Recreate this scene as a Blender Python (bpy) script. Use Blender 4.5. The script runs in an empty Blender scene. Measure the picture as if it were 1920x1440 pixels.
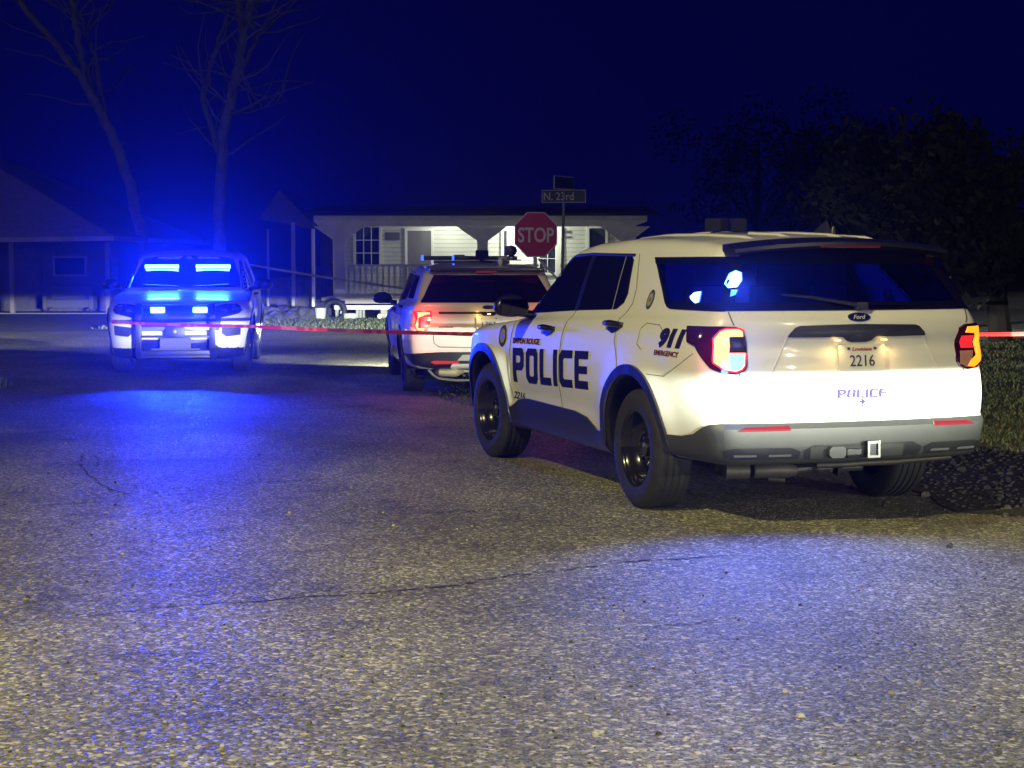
import bpy, bmesh, math, random
import numpy as np
from mathutils import Vector, Matrix
random.seed(7); np.random.seed(7)
R = math.radians
SC = bpy.context.scene
COL = SC.collection
# ------------------------------------------------------------------ camera
FPX, PITCH, CAMZ = 3167.4, 0.0719, 1.565
cam_d = bpy.data.cameras.new('camera'); cam = bpy.data.objects.new('camera', cam_d); COL.objects.link(cam)
cam.location = (0, 0, CAMZ); cam.rotation_euler = (math.pi / 2 - PITCH, 0, 0)
cam_d.sensor_width = 36; cam_d.lens = FPX / 1920 * 36; cam_d.clip_start = .1; cam_d.clip_end = 1500
SC.camera = cam
# ------------------------------------------------------------------ world: deep blue night sky
W = bpy.data.worlds.new('World'); SC.world = W; W.use_nodes = True
nt = W.node_tree; bg = nt.nodes['Background']
bg.inputs['Color'].default_value = (.0012, .0014, .060, 1); bg.inputs['Strength'].default_value = .55
SC.view_settings.view_transform = 'Standard'; SC.view_settings.look = 'None'
SC.view_settings.exposure = 0; SC.view_settings.gamma = 1
SC.cycles.use_denoising = True
SC.cycles.max_bounces = 5; SC.cycles.volume_bounces = 0; SC.cycles.diffuse_bounces = 3; SC.cycles.glossy_bounces = 3
SC.cycles.sample_clamp_indirect = 4; SC.cycles.sample_clamp_direct = 0


def lamp(name, kind, loc, power, color, target=None, radius=.05, angle=60, blend=.3, parent=None, size=None):
    d = bpy.data.lights.new(name, kind); d.energy = power; d.color = color
    if kind in ('POINT', 'SPOT'): d.shadow_soft_size = radius
    if kind == 'SPOT': d.spot_size = R(angle); d.spot_blend = blend
    o = bpy.data.objects.new(name, d); COL.objects.link(o); o.location = loc
    if target is not None:
        o.rotation_euler = (Vector(target) - Vector(loc)).to_track_quat('-Z', 'Y').to_euler()
    if parent: o.parent = parent
    return o


# street lamp on the left of the camera (lights the near ground and the car sides)
lamp('street_lamp_light', 'SPOT', (-4.8, 1.8, 8.3), 5400, (1, .88, .37), target=(1.5, 8.6, 0), radius=.10, angle=92, blend=.9)
# second street lamp, behind the camera on the right
lamp('street_lamp_light', 'POINT', (12.2, -4.8, 6.4), 2300, (1, .86, .58), radius=.08)
# ------------------------------------------------------------------ materials
MATS = {}


def M(name, col, rough=.5, metal=0, coat=0, emis=None, es=1, spec=.5, noise=0, nscale=8, bump=0, bscale=200, ior=None):
    if name in MATS: return MATS[name]
    m = bpy.data.materials.new(name); m.use_nodes = True; n = m.node_tree; b = n.nodes['Principled BSDF']
    b.inputs['Base Color'].default_value = (*col, 1); b.inputs['Roughness'].default_value = rough
    b.inputs['Metallic'].default_value = metal; b.inputs['Coat Weight'].default_value = coat
    b.inputs['Coat Roughness'].default_value = .04
    b.inputs['Specular IOR Level'].default_value = spec
    if emis: b.inputs['Emission Color'].default_value = (*emis, 1); b.inputs['Emission Strength'].default_value = es
    tc = n.nodes.new('ShaderNodeTexCoord')
    if noise:
        t = n.nodes.new('ShaderNodeTexNoise'); t.inputs['Scale'].default_value = nscale; t.inputs['Detail'].default_value = 6
        n.links.new(tc.outputs['Object'], t.inputs['Vector'])
        mr = n.nodes.new('ShaderNodeMapRange'); mr.inputs[1].default_value = .3; mr.inputs[2].default_value = .7
        mr.inputs[3].default_value = 1 - noise; mr.inputs[4].default_value = 1 + noise * .6
        n.links.new(t.outputs[0], mr.inputs[0])
        mx = n.nodes.new('ShaderNodeVectorMath'); mx.operation = 'SCALE'; mx.inputs[0].default_value = col
        n.links.new(mr.outputs[0], mx.inputs['Scale']); n.links.new(mx.outputs[0], b.inputs['Base Color'])
    if bump:
        t2 = n.nodes.new('ShaderNodeTexNoise'); t2.inputs['Scale'].default_value = bscale
        n.links.new(tc.outputs['Object'], t2.inputs['Vector'])
        bp = n.nodes.new('ShaderNodeBump'); bp.inputs['Strength'].default_value = bump; bp.inputs['Distance'].default_value = .005
        n.links.new(t2.outputs[0], bp.inputs['Height']); n.links.new(bp.outputs[0], b.inputs['Normal'])
    MATS[name] = m; return m


PAINT = M('white_paint', (.74, .74, .72), .32, coat=.8, noise=.03, nscale=2.5)
GLASS = M('tinted_glass', (.004, .004, .006), .04, coat=.5)
BLACKP = M('black_plastic', (.014, .014, .016), .38, bump=.12, bscale=350)
GLOSSB = M('gloss_black', (.008, .008, .01), .30, coat=.35)
GREYP = M('bumper_plastic', (.036, .038, .036), .5, bump=.15, bscale=300, noise=.12)
GAP = M('panel_gap', (.10, .10, .095), .8)
GAPD = M('dark_gap', (.02, .02, .02), .8)
RUBBER = M('tyre_rubber', (.018, .018, .019), .72, bump=.5, bscale=160, noise=.3, nscale=20)
STEELB = M('black_steel', (.012, .012, .014), .2, metal=.2, coat=.6)
CHROME = M('chrome', (.75, .75, .75), .15, metal=1)
STEEL = M('brushed_steel', (.20, .20, .19), .35, metal=1)
MUFF = M('muffler_steel', (.07, .062, .05), .6, metal=.6, noise=.3)
NAVY = M('navy_vinyl', (.012, .009, .030), .7, spec=.05)
MAROON = M('maroon_vinyl', (.13, .03, .025), .7, spec=.05)
REDREF = M('red_reflector', (.13, .012, .018), .15, coat=1)
LAMPRED = M('dark_red_lens', (.03, .002, .012), .08, coat=1)
PLATE = M('plate_white', (.7, .7, .66), .4)
INK = M('plate_ink', (.03, .03, .06), .5)
REDINK = M('plate_red', (.45, .05, .04), .5)
E_TAIL = M('tail_glow', (.3, .02, .02), .3, emis=(1, .20, .07), es=6)
E_TAILY = M('tail_glow_amber', (.3, .05, .01), .3, emis=(1, .24, .008), es=2.6)
E_TAILR = M('tail_glow_red', (.3, .01, .01), .3, emis=(1, .02, .03), es=.9)
E_TAILRIM = M('tail_rim_red', (.3, .01, .01), .3, emis=(1, .012, .04), es=1.1)
E_BLUE = M('strobe_blue', (.02, .04, .3), .3, emis=(.085, .24, 1), es=13)
E_BLUES = M('strobe_blue_dim', (.02, .04, .3), .3, emis=(.03, .13, 1), es=9)
E_CYAN = M('strobe_cyan', (.1, .3, .4), .3, emis=(.13, .50, 1), es=3.6)
E_WARM = M('plate_bulb', (.5, .4, .2), .3, emis=(1, .55, .15), es=6)

# ------------------------------------------------------------------ generic mesh helpers


def link(name, me, mat=None, parent=None, smooth=False):
    o = bpy.data.objects.new(name, me); COL.objects.link(o)
    if mat:
        for m in (mat if isinstance(mat, (list, tuple)) else [mat]): me.materials.append(m)
    if parent: o.parent = parent
    if smooth: me.polygons.foreach_set('use_smooth', [True] * len(me.polygons))
    return o


def bm_obj(name, bm, mat, parent=None, smooth=False, ns=None, **kw):
    me = bpy.data.meshes.new(name); bm.normal_update(); bm.to_mesh(me); bm.free()
    o = link(name, me, mat, parent, smooth)
    if ns is not None:
        me.polygons.foreach_set('use_smooth', [True] * len(me.polygons)); me.set_sharp_from_angle(angle=R(ns))
    for k, v in kw.items(): o[k] = v
    return o


def tag(o, label, cat=None, group=None, kind=None):
    if label: o['label'] = label
    if cat: o['category'] = cat
    if group: o['group'] = group
    if kind: o['kind'] = kind
    return o


def empty(name, loc, rz=0, label=None, cat=None, group=None):
    o = bpy.data.objects.new(name, None); COL.objects.link(o); o.location = loc; o.rotation_euler = (0, 0, rz); o.empty_display_size = .1
    tag(o, label, cat, group); return o


def box(bm, c, s, rot=None, bev=0, mi=0):
    m = Matrix.Translation(c) @ (rot.to_4x4() if rot else Matrix.Identity(4)) @ Matrix.Diagonal((*s, 1))
    r = bmesh.ops.create_cube(bm, size=1, matrix=m); vs = r['verts']
    fs = list({f for v in vs for f in v.link_faces})
    if bev:
        es = list({e for v in vs for e in v.link_edges})
        q = bmesh.ops.bevel(bm, geom=es, offset=bev, segments=2, profile=.7, affect='EDGES')
        fs = list(set(q['faces']) | {f for f in fs if f.is_valid})
    for f in fs:
        if f.is_valid: f.material_index = mi
    return fs


def bx(bm, x0, x1, y0, y1, z0, z1, bev=0, mi=0):
    return box(bm, ((x0 + x1) / 2, (y0 + y1) / 2, (z0 + z1) / 2), (abs(x1 - x0), abs(y1 - y0), abs(z1 - z0)), bev=bev, mi=mi)


def tube(bm, pts, r, seg=8, mi=0, cap=True):
    pts = [Vector(p) for p in pts]; rs = r if isinstance(r, (list, tuple)) else [r] * len(pts)
    rings = []
    for i, p in enumerate(pts):
        d = (pts[min(i + 1, len(pts) - 1)] - pts[max(i - 1, 0)]).normalized()
        a = d.orthogonal().normalized() if i == 0 else (a - d * a.dot(d)).normalized()
        b = d.cross(a)
        rings.append([bm.verts.new(p + (a * math.cos(t) + b * math.sin(t)) * rs[i]) for t in [2 * math.pi * k / seg for k in range(seg)]])
    for i in range(len(rings) - 1):
        for k in range(seg):
            f = bm.faces.new((rings[i][k], rings[i][(k + 1) % seg], rings[i + 1][(k + 1) % seg], rings[i + 1][k])); f.material_index = mi
    if cap:
        bm.faces.new(rings[0][::-1]).material_index = mi; bm.faces.new(rings[-1]).material_index = mi


def lathe(bm, prof, seg=48, axis='x', mat=None, mi=0, c=(0, 0, 0), cap=True):
    rings = []
    for (a, r) in prof:
        ring = []
        for k in range(seg):
            t = 2 * math.pi * k / seg
            p = (a, r * math.cos(t), r * math.sin(t)) if axis == 'x' else (r * math.cos(t), r * math.sin(t), a)
            ring.append(bm.verts.new((p[0] + c[0], p[1] + c[1], p[2] + c[2])))
        rings.append(ring)
    for i in range(len(rings) - 1):
        for k in range(seg):
            f = bm.faces.new((rings[i][k], rings[i][(k + 1) % seg], rings[i + 1][(k + 1) % seg], rings[i + 1][k])); f.material_index = mi
    if cap and prof[0][1] > 1e-6: bm.faces.new(rings[0][::-1]).material_index = mi
    if cap and prof[-1][1] > 1e-6: bm.faces.new(rings[-1]).material_index = mi


def text_polys(s, size=1, shear=0, offset=0, sx=1):
    cu = bpy.data.curves.new('t', 'FONT'); cu.body = s; cu.size = size; cu.shear = shear; cu.offset = offset; cu.resolution_u = 3
    o = bpy.data.objects.new('t', cu); COL.objects.link(o)
    dg = bpy.context.evaluated_depsgraph_get(); me = bpy.data.meshes.new_from_object(o.evaluated_get(dg))
    v = np.array([[a.co.x * sx, a.co.y] for a in me.vertices]); f = [list(p.vertices) for p in me.polygons]
    bpy.data.objects.remove(o); bpy.data.curves.remove(cu); bpy.data.meshes.remove(me)
    return v, f


def flat_text(name, s, w, h, mat, parent, origin, U, V, shear=0, offset=0.01, t=.003):
    """text fitted in a w x h box centred at origin, U right, V up"""
    v, f = text_polys(s, 1, shear, offset)
    mn, mx = v.min(0), v.max(0); v = (v - (mn + mx) / 2) / (mx - mn) * np.array([w, h])
    U = Vector(U); V = Vector(V); N = U.cross(V).normalized(); bm = bmesh.new()
    vs = [bm.verts.new(Vector(origin) + U * a + V * b + N * t) for a, b in v]
    for p in f:
        try: bm.faces.new([vs[i] for i in p])
        except ValueError: pass
    r = bmesh.ops.extrude_face_region(bm, geom=bm.faces[:])
    for g in r['geom']:
        if isinstance(g, bmesh.types.BMVert): g.co -= N * (t * .95)
    bmesh.ops.recalc_face_normals(bm, faces=bm.faces[:])
    return bm_obj(name, bm, mat, parent)


# ------------------------------------------------------------------ SUV body as an implicit surface
def itp(tab):
    xs, ys = zip(*sorted(tab)); xs = np.array(xs); ys = np.array(ys)
    return lambda q: np.interp(q, xs, ys)


def smax(a, b, k): h = np.maximum(k - np.abs(a - b), 0) / k; return np.maximum(a, b) + h * h * k * .25
def smin(a, b, k): return -smax(-a, -b, k)


Wl = itp([(.20, .90), (.30, .925), (.42, .95), (.52, .962), (.62, .98), (.75, .99), (.90, .99), (1.02, .98), (1.12, .965), (1.2, .94), (1.27, .905), (1.35, .87)])
Wg = itp([(1.1, .94), (1.2, .912), (1.28, .885), (1.45, .828), (1.6, .772), (1.7, .735), (1.8, .69)])
Yr = itp([(.20, -1.02), (.36, -1.09), (.41, -1.135), (.60, -1.145), (.635, -1.112), (.70, -1.115), (.80, -1.11), (.95, -1.075), (1.08, -1.045), (1.15, -1.065), (1.22, -1.06), (1.275, -1.035), (1.30, -1.005), (1.45, -.91), (1.60, -.81), (1.72, -.74)])
Yf = itp([(.16, 3.76), (.25, 3.86), (.45, 3.925), (.70, 3.94), (.86, 3.915), (.96, 3.86), (1.02, 3.74), (1.08, 3.5)])
Hd = itp([(4, .96), (3.85, 1.0), (3.5, 1.06), (3.0, 1.115), (2.4, 1.165), (2.0, 1.19), (1.0, 1.235), (0, 1.27), (-1.2, 1.29)])
Rf = itp([(2.4, 1.50), (2.0, 1.63), (1.7, 1.695), (1.3, 1.742), (.7, 1.765), (.1, 1.758), (-.4, 1.738), (-.8, 1.70), (-1.1, 1.66)])
WHEELS = (0.03, 3.04)


def F(x, y, z):
    ax = np.abs(x)
    w = Wl(z) - .075 * np.clip((-.42 - y) / .66, 0, 2) ** 2 - .17 * np.clip((y - 3.05) / .9, 0, 2) ** 2.4
    for wy in WHEELS: w = w + .022 * np.exp(-((np.hypot(y - wy, z - .38) - .50) / .13) ** 2)
    # body side sculpting
    w = w - .012 * np.exp(-((z - .60) / .07) ** 2) * np.clip((y - .5) / .4, 0, 1) * np.clip((2.6 - y) / .4, 0, 1)
    side = ax - w
    rear = (Yr(z) + .11 * x * x + .03 * ax ** 4) - y
    front = y - (Yf(z) - .20 * x * x - .10 * ax ** 6)
    top = z - (Hd(y) - .045 * x * x)
    bot = np.where(y < -.40, .375, np.where(y > 3.5, .22, .27)) - z
    L = smax(smax(side, rear, .10), smax(front, bot, .05), .12)
    L = smax(L, top, .05)
    g = ax - (Wg(z) - .05 * np.clip((y - 1.2) / 1.3, 0, 1) ** 2 - .03 * np.clip((-.3 - y) / .6, 0, 1) ** 2)
    ws = (y - (2.53 - 1.54 * (z - 1.16) - .24 * x * x)) / 1.84
    rf = z - (Rf(y) - .055 * (x / .75) ** 2)
    G = smax(smax(g, rear, .07), smax(ws, rf, .06), .06)
    G = np.maximum(G, 1.0 - z)
    f = smin(L, G, .025)
    for wy in WHEELS:
        a = .475 - np.hypot(y - wy, (z - .37))
        a = np.where(ax > .60, a, -.3); f = np.maximum(f, a)
    return f


def surface_net(func, lo, hi, h):
    ax = [np.arange(lo[i], hi[i] + h, h) for i in range(3)]
    X, Y, Z = np.meshgrid(*ax, indexing='ij'); V = func(X, Y, Z); S = V < 0
    nx, ny, nz = V.shape
    cs = np.zeros((nx - 1, ny - 1, nz - 1), int)
    corners = [(i, j, k) for i in (0, 1) for j in (0, 1) for k in (0, 1)]
    for i, j, k in corners: cs += S[i:nx - 1 + i, j:ny - 1 + j, k:nz - 1 + k]
    act = (cs > 0) & (cs < 8); idx = -np.ones(act.shape, int); A = np.argwhere(act); idx[act] = np.arange(len(A))
    acc = np.zeros((len(A), 3)); cnt = np.zeros(len(A))
    for a in corners:
        for d in range(3):
            if a[d] == 0:
                b = list(a); b[d] = 1
                va = V[A[:, 0] + a[0], A[:, 1] + a[1], A[:, 2] + a[2]]; vb = V[A[:, 0] + b[0], A[:, 1] + b[1], A[:, 2] + b[2]]
                m = (va < 0) != (vb < 0); t = np.where(m, va / np.where(va == vb, 1, va - vb), 0)
                p = np.array(a, float)[None] + t[:, None] * (np.array(b) - np.array(a))[None]
                acc[m] += p[m]; cnt[m] += 1
    P = np.array(lo)[None] + h * (A + acc / cnt[:, None])
    quads = []
    for d in range(3):
        o = [(1, 2), (2, 0), (0, 1)][d]
        sl0 = [slice(None)] * 3; sl1 = [slice(None)] * 3; sl0[d] = slice(0, -1); sl1[d] = slice(1, None)
        s0, s1 = S[tuple(sl0)], S[tuple(sl1)]
        E = np.argwhere(s0 != s1); sgn = s0[tuple(E.T)]
        ok = np.ones(len(E), bool)
        for q in o: ok &= (E[:, q] > 0) & (E[:, q] < V.shape[q] - 1)
        E = E[ok]; sgn = sgn[ok]
        def c(du, dv):
            e = E.copy(); e[:, o[0]] -= du; e[:, o[1]] -= dv; return idx[tuple(e.T)]
        Q = np.stack([c(1, 1), c(0, 1), c(0, 0), c(1, 0)], 1)
        Q[~sgn] = Q[~sgn][:, ::-1]; quads.append(Q)
    Q = np.concatenate(quads)
    for _ in range(4):
        e = 1e-3; v = func(P[:, 0], P[:, 1], P[:, 2])
        g = np.stack([(func(P[:, 0] + (e if i == 0 else 0), P[:, 1] + (e if i == 1 else 0), P[:, 2] + (e if i == 2 else 0)) - v) / e for i in range(3)], 1)
        n2 = (g ** 2).sum(1) + 1e-9; st = np.clip(v / n2, -.02, .02); P = P - g * st[:, None] * .8
    return P, Q


def cast(o, d, t0, t1):
    """first crossing from outside (t1) towards inside (t0) along o + d t, arrays"""
    ts = np.linspace(t1, t0, 70); o = np.asarray(o, float); d = np.asarray(d, float)
    fv = np.stack([F(*(o + d * t).T) for t in ts], 1)
    ins = fv < 0; hit = ins.argmax(1); hit[~ins.any(1)] = len(ts) - 1; hit = np.maximum(hit, 1)
    a = ts[hit - 1].copy(); b = ts[hit].copy()
    for _ in range(14):
        m = (a + b) / 2; fm = F(*(o + d * m[:, None]).T); i = fm < 0
        b = np.where(i, m, b); a = np.where(i, a, m)
    return a


RC = -.15   # centre of the radial projection at the back
FC = 2.6    # and at the front


def project(uv, mode, off):
    u, v = uv[:, 0], uv[:, 1]; n = len(u); z0 = np.zeros(n)
    if mode in 'LR':
        s = -1 if mode == 'L' else 1
        o = np.stack([z0, u, v], 1); d = np.tile([s, 0, 0], (n, 1)); t = cast(o, d, .2, 1.3)
    elif mode == 'B':
        a = np.radians(u); o = np.stack([z0, z0 + RC, v], 1); d = np.stack([np.sin(a), -np.cos(a), z0], 1); t = cast(o, d, .2, 2.0)
    elif mode == 'F':
        a = np.radians(u); o = np.stack([z0, z0 + FC, v], 1); d = np.stack([np.sin(a), np.cos(a), z0], 1); t = cast(o, d, .3, 2.2)
    elif mode == 'W':
        o = np.stack([u, z0, v], 1); d = np.tile([0, 1, 0], (n, 1)); t = cast(o, d, .5, 4.2)
    return o + d * (t + off)[:, None], d


def angB(x, y): return math.degrees(math.atan2(x, -(y - RC)))
def xB(x, y=-1.08): return angB(x, y + .11 * x * x)
def xFr(x, y=3.9): return math.degrees(math.atan2(x, y - .2 * x * x - FC))


def patch(name, polys, mode, mat, parent, off=.004, step=None, holes=None, deep=.010, faces=None, smooth=True, **kw):
    """one or several (u,v) outlines laid on the body surface, standing 'off' proud of it"""
    bm = bmesh.new(); us = .0175 if mode in 'BF' else 1
    if faces is not None:
        vs = [bm.verts.new((p[0] * us, p[1], 0)) for p in polys]
        for f in faces:
            try: bm.faces.new([vs[i] for i in f])
            except ValueError: pass
    else:
        for pl in polys:
            vs = [bm.verts.new((p[0] * us, p[1], 0)) for p in pl]
            bm.faces.new(vs)
        bm.normal_update(); bmesh.ops.triangulate(bm, faces=bm.faces[:])
    co = np.array([v.co[:2] for v in bm.verts]); mn, mx = co.min(0), co.max(0)
    st = step or ((3.0 if mode in 'BF' else .05), .05)
    if not isinstance(st, (tuple, list)): st = (st, st)
    st = (st[0] * us, st[1])
    for ax in (0, 1):
        g = math.ceil(mn[ax] / st[ax]) * st[ax]
        while g < mx[ax]:
            if g > mn[ax] + 1e-4:
                co_ = [0, 0, 0]; co_[ax] = g; no = [0, 0, 0]; no[ax] = 1
                bmesh.ops.bisect_plane(bm, geom=bm.verts[:] + bm.edges[:] + bm.faces[:], dist=1e-5, plane_co=co_, plane_no=no)
            g += st[ax]
    bmesh.ops.remove_doubles(bm, verts=bm.verts[:], dist=1e-5)
    bound = [e for e in bm.edges if e.is_boundary]
    uv = np.array([v.co[:2] for v in bm.verts]); uv[:, 0] /= us; P, D = project(uv, mode, off)
    bm.verts.index_update()
    for v in bm.verts: v.co = P[v.index]
    dirs = {v: Vector(D[v.index]) for v in bm.verts}
    mp = {}
    for e in bound:
        for v in e.verts:
            if v not in mp: mp[v] = bm.verts.new(v.co - dirs[v] * (off + deep))
    for e in bound:
        a, b = e.verts; bm.faces.new((a, b, mp[b], mp[a]))
    # orient
    bm.normal_update()
    for f in bm.faces:
        pass
    bmesh.ops.recalc_face_normals(bm, faces=bm.faces[:])
    v0 = next(iter(dirs)); f0 = next((f for f in v0.link_faces if all(q in dirs for q in f.verts)), None)
    if f0 is not None and f0.normal.dot(dirs[v0]) < 0: bmesh.ops.reverse_faces(bm, faces=bm.faces[:])
    return bm_obj(name, bm, mat, parent, ns=40 if smooth else None, **kw)


def line_polys(pts, w):
    out = []
    for a, b in zip(pts[:-1], pts[1:]):
        d = np.array(b, float) - np.array(a, float); n = np.array([-d[1], d[0]]) / np.linalg.norm(d) * w / 2
        a = np.array(a); b = np.array(b); out.append([a + n, b + n, b - n, a - n])
    return out


def seam_tube(name, pts, mode, mat, parent, r=.0035, n=10, **kw):
    """a thin ribbon of dark gap following a line on the body"""
    P = []
    for a, b in zip(pts[:-1], pts[1:]):
        for t in np.linspace(0, 1, n)[:-1]: P.append(np.array(a) * (1 - t) + np.array(b) * t)
    P.append(np.array(pts[-1])); Q, D = project(np.array(P, float), mode, .0)
    bm = bmesh.new(); tube(bm, [tuple(q) for q in Q], r, seg=6); return bm_obj(name, bm, mat, parent, **kw)


def decal_text(name, s, mode, u0, u1, v0, v1, mat, parent, shear=0, offset=.01, slope=0, off=.004, step=None):
    v, f = text_polys(s, 1, shear, offset); mn, mx = v.min(0), v.max(0); q = (v - mn) / (mx - mn)
    uv = np.stack([u0 + (u1 - u0) * q[:, 0], v0 + (v1 - v0) * q[:, 1] + slope * q[:, 0]], 1)
    return patch(name, uv, mode, mat, parent, off=off, faces=f, deep=.0035, step=step)


def block_letters(word, ch=.22, st=.30):
    """blocky squared letters with cut corners in unit cells, list of polygons"""
    L = {
        'P': [[(0, 0), (st, 0), (st, 1), (0, 1)], [(st, .78), (.62, .78), (.70, .73), (.70, .70), (1, .70), (1, .85), (.82, 1), (st, 1)],
              [(st, .35), (.82, .35), (1, .47), (1, .70), (.70, .70), (.70, .62), (.62, .57), (st, .57)]],
        'O': [[(0, .14), (.16, 0), (.84, 0), (1, .14), (1, .5), (.70, .5), (.70, .24), (.64, .20), (.36, .20), (.30, .24), (.30, .5), (0, .5)],
              [(0, .5), (.30, .5), (.30, .76), (.36, .80), (.64, .80), (.70, .76), (.70, .5), (1, .5), (1, .86), (.84, 1), (.16, 1), (0, .86)]],
        'L': [[(0, 0), (.92, 0), (.92, .21), (st, .21), (st, 1), (0, 1)]],
        'I': [[(0, 0), (st, 0), (st, 1), (0, 1)]],
        'C': [[(0, .14), (.16, 0), (1, 0), (1, .21), (.37, .21), (.30, .26), (.30, .74), (.37, .79), (1, .79), (1, 1), (.16, 1), (0, .86)]],
        'E': [[(0, 0), (.98, 0), (.98, .21), (st, .21), (st, .40), (.92, .40), (.92, .60), (st, .60), (st, .79), (.98, .79), (.98, 1), (0, 1)]],
    }
    W_ = {'I': .30, 'L': .92}; out = []; x = 0
    for c in word:
        for pl in L[c]: out.append([(x + p[0], p[1]) for p in pl])
        x += W_.get(c, 1) + .2
    x -= .2
    return [[(p[0] / x, p[1]) for p in pl] for pl in out]


def decal_blocks(name, word, mode, u0, u1, v0, v1, mat, parent, slope=0, lean=0, off=.004, step=None):
    pl = block_letters(word)
    pl = [[(u0 + (u1 - u0) * p[0] + lean * p[1] * (1 if u1 > u0 else -1), v0 + (v1 - v0) * p[1] + slope * p[0]) for p in q] for q in pl]
    return patch(name, pl, mode, mat, parent, off=off, deep=.0035, step=step)


# body shell mesh, shared by the three patrol cars
_P, _Q = surface_net(F, (-1.1, -1.3, .15), (1.1, 4.1, 1.85), .03)
body_me = bpy.data.meshes.new('body'); body_me.from_pydata(_P.tolist(), [], _Q.tolist())
body_me.materials.append(PAINT); body_me.materials.append(BLACKP)
_mi = []
for q in _Q:
    c = _P[q].mean(0); k = 0
    for wy in WHEELS:
        if math.hypot(c[1] - wy, c[2] - .37) < .525 and c[2] < 1.0: k = 1
    if c[2] < .385: k = 1
    if c[2] < .30: k = 1
    if abs(c[0]) < .65 and c[2] < .6 and -1 < c[1] < 3.6: k = 1
    _mi.append(k)
body_me.polygons.foreach_set('material_index', _mi); body_me.polygons.foreach_set('use_smooth', [True] * len(_Q))
body_me.validate()

# wheels --------------------------------------------------------------
def wheel_meshes():
    bm = bmesh.new(); w = .128
    prof = [(w - .022, .232), (w - .004, .245), (w + .002, .30), (w - .004, .345), (w - .022, .372), (w - .034, .380)]
    groove = []
    for i, a in enumerate(np.linspace(w - .040, -w + .040, 5)):
        if 0 < i < 5: pass
        groove += [(a, .381), (a - .022, .381), (a - .024, .372), (a - .031, .372)] if i < 4 else [(a, .381)]
    prof += groove + [(-w + .034, .380), (-w + .022, .372), (-w + .004, .345), (-w - .002, .30), (-w + .004, .245), (-w + .022, .232)]
    lathe(bm, prof, 72, cap=False); tyre = bpy.data.meshes.new('tyre'); bmesh.ops.recalc_face_normals(bm, faces=bm.faces[:]); bm.to_mesh(tyre); bm.free()
    tyre.materials.append(RUBBER); tyre.polygons.foreach_set('use_smooth', [True] * len(tyre.polygons)); tyre.set_sharp_from_angle(angle=R(45))
    bm = bmesh.new()   # outer side is +x
    lathe(bm, [(-.10, .225), (.10, .225), (.118, .238), (.122, .243), (.118, .247), (.108, .240), (.100, .226), (.06, .218), (.022, .205), (.005, .19), (.012, .165),
               (.045, .125), (.055, .11), (.05, .095), (.036, .09), (.034, .0)], 56, cap=False)
    for k in range(16):
        t = 2 * math.pi * k / 16; bmesh.ops.create_uvsphere(bm, u_segments=8, v_segments=5, radius=.016, matrix=Matrix.Translation((.022, .150 * math.cos(t), .150 * math.sin(t))) @ Matrix.Diagonal((.4, .8, 1, 1)))
    rim = bpy.data.meshes.new('rim'); bmesh.ops.recalc_face_normals(bm, faces=bm.faces[:]); bm.to_mesh(rim); bm.free()
    rim.materials.append(STEELB); rim.polygons.foreach_set('use_smooth', [True] * len(rim.polygons)); rim.set_sharp_from_angle(angle=R(50))
    bm = bmesh.new()
    lathe(bm, [(.03, .052), (.062, .050), (.070, .042), (.074, .0)], 24)
    for k in range(5):
        t = 2 * math.pi * k / 5 + .3; lathe(bm, [(.03, .011), (.062, .011), (.066, .006), (.067, 0)], 8, c=(0, .068 * math.cos(t), .068 * math.sin(t)))
    cap = bpy.data.meshes.new('hub_cap'); bmesh.ops.recalc_face_normals(bm, faces=bm.faces[:]); bm.to_mesh(cap); bm.free()
    cap.materials.append(STEEL); cap.polygons.foreach_set('use_smooth', [True] * len(cap.polygons)); cap.set_sharp_from_angle(angle=R(40))
    return tyre, rim, cap


TYRE, RIM, CAP = wheel_meshes()


def add_wheels(root, steer=0):
    for wy in WHEELS:
        for s in (-1, 1):
            w = bpy.data.objects.new('wheel', TYRE); COL.objects.link(w); w.parent = root
            w.location = (s * .845, wy, .380); w.rotation_euler = (0, 0, (0 if s > 0 else math.pi) + (steer if wy > 1 else 0))
            w.name = 'wheel'
            for nm, me in (('rim', RIM), ('hub_cap', CAP)):
                r = bpy.data.objects.new(nm, me); COL.objects.link(r); r.parent = w


SIDEG_F = [(2.31, 1.178), (1.27, 1.228), (1.27, 1.618), (1.60, 1.607), (1.72, 1.575), (2.0, 1.40)]
SIDEG_R = [(1.20, 1.232), (.60, 1.252), (.66, 1.612), (1.20, 1.620)]
SIDEG_Q = [(.585, 1.252), (.52, 1.258), (.43, 1.30), (.41, 1.36), (.50, 1.58), (.555, 1.608), (.645, 1.612)]
PILLAR = [(1.268, 1.229), (1.202, 1.231), (1.202, 1.62), (1.268, 1.618)]


def ring_poly(cy, cz, r0, r1, a0, a1, n=28):
    out = []
    for i in range(n):
        t0 = R(a0 + (a1 - a0) * i / n); t1 = R(a0 + (a1 - a0) * (i + 1) / n)
        out.append([(cy + r0 * math.cos(t0), cz + r0 * math.sin(t0)), (cy + r1 * math.cos(t0), cz + r1 * math.sin(t0)),
                    (cy + r1 * math.cos(t1), cz + r1 * math.sin(t1)), (cy + r0 * math.cos(t1), cz + r0 * math.sin(t1))])
    return out


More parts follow.
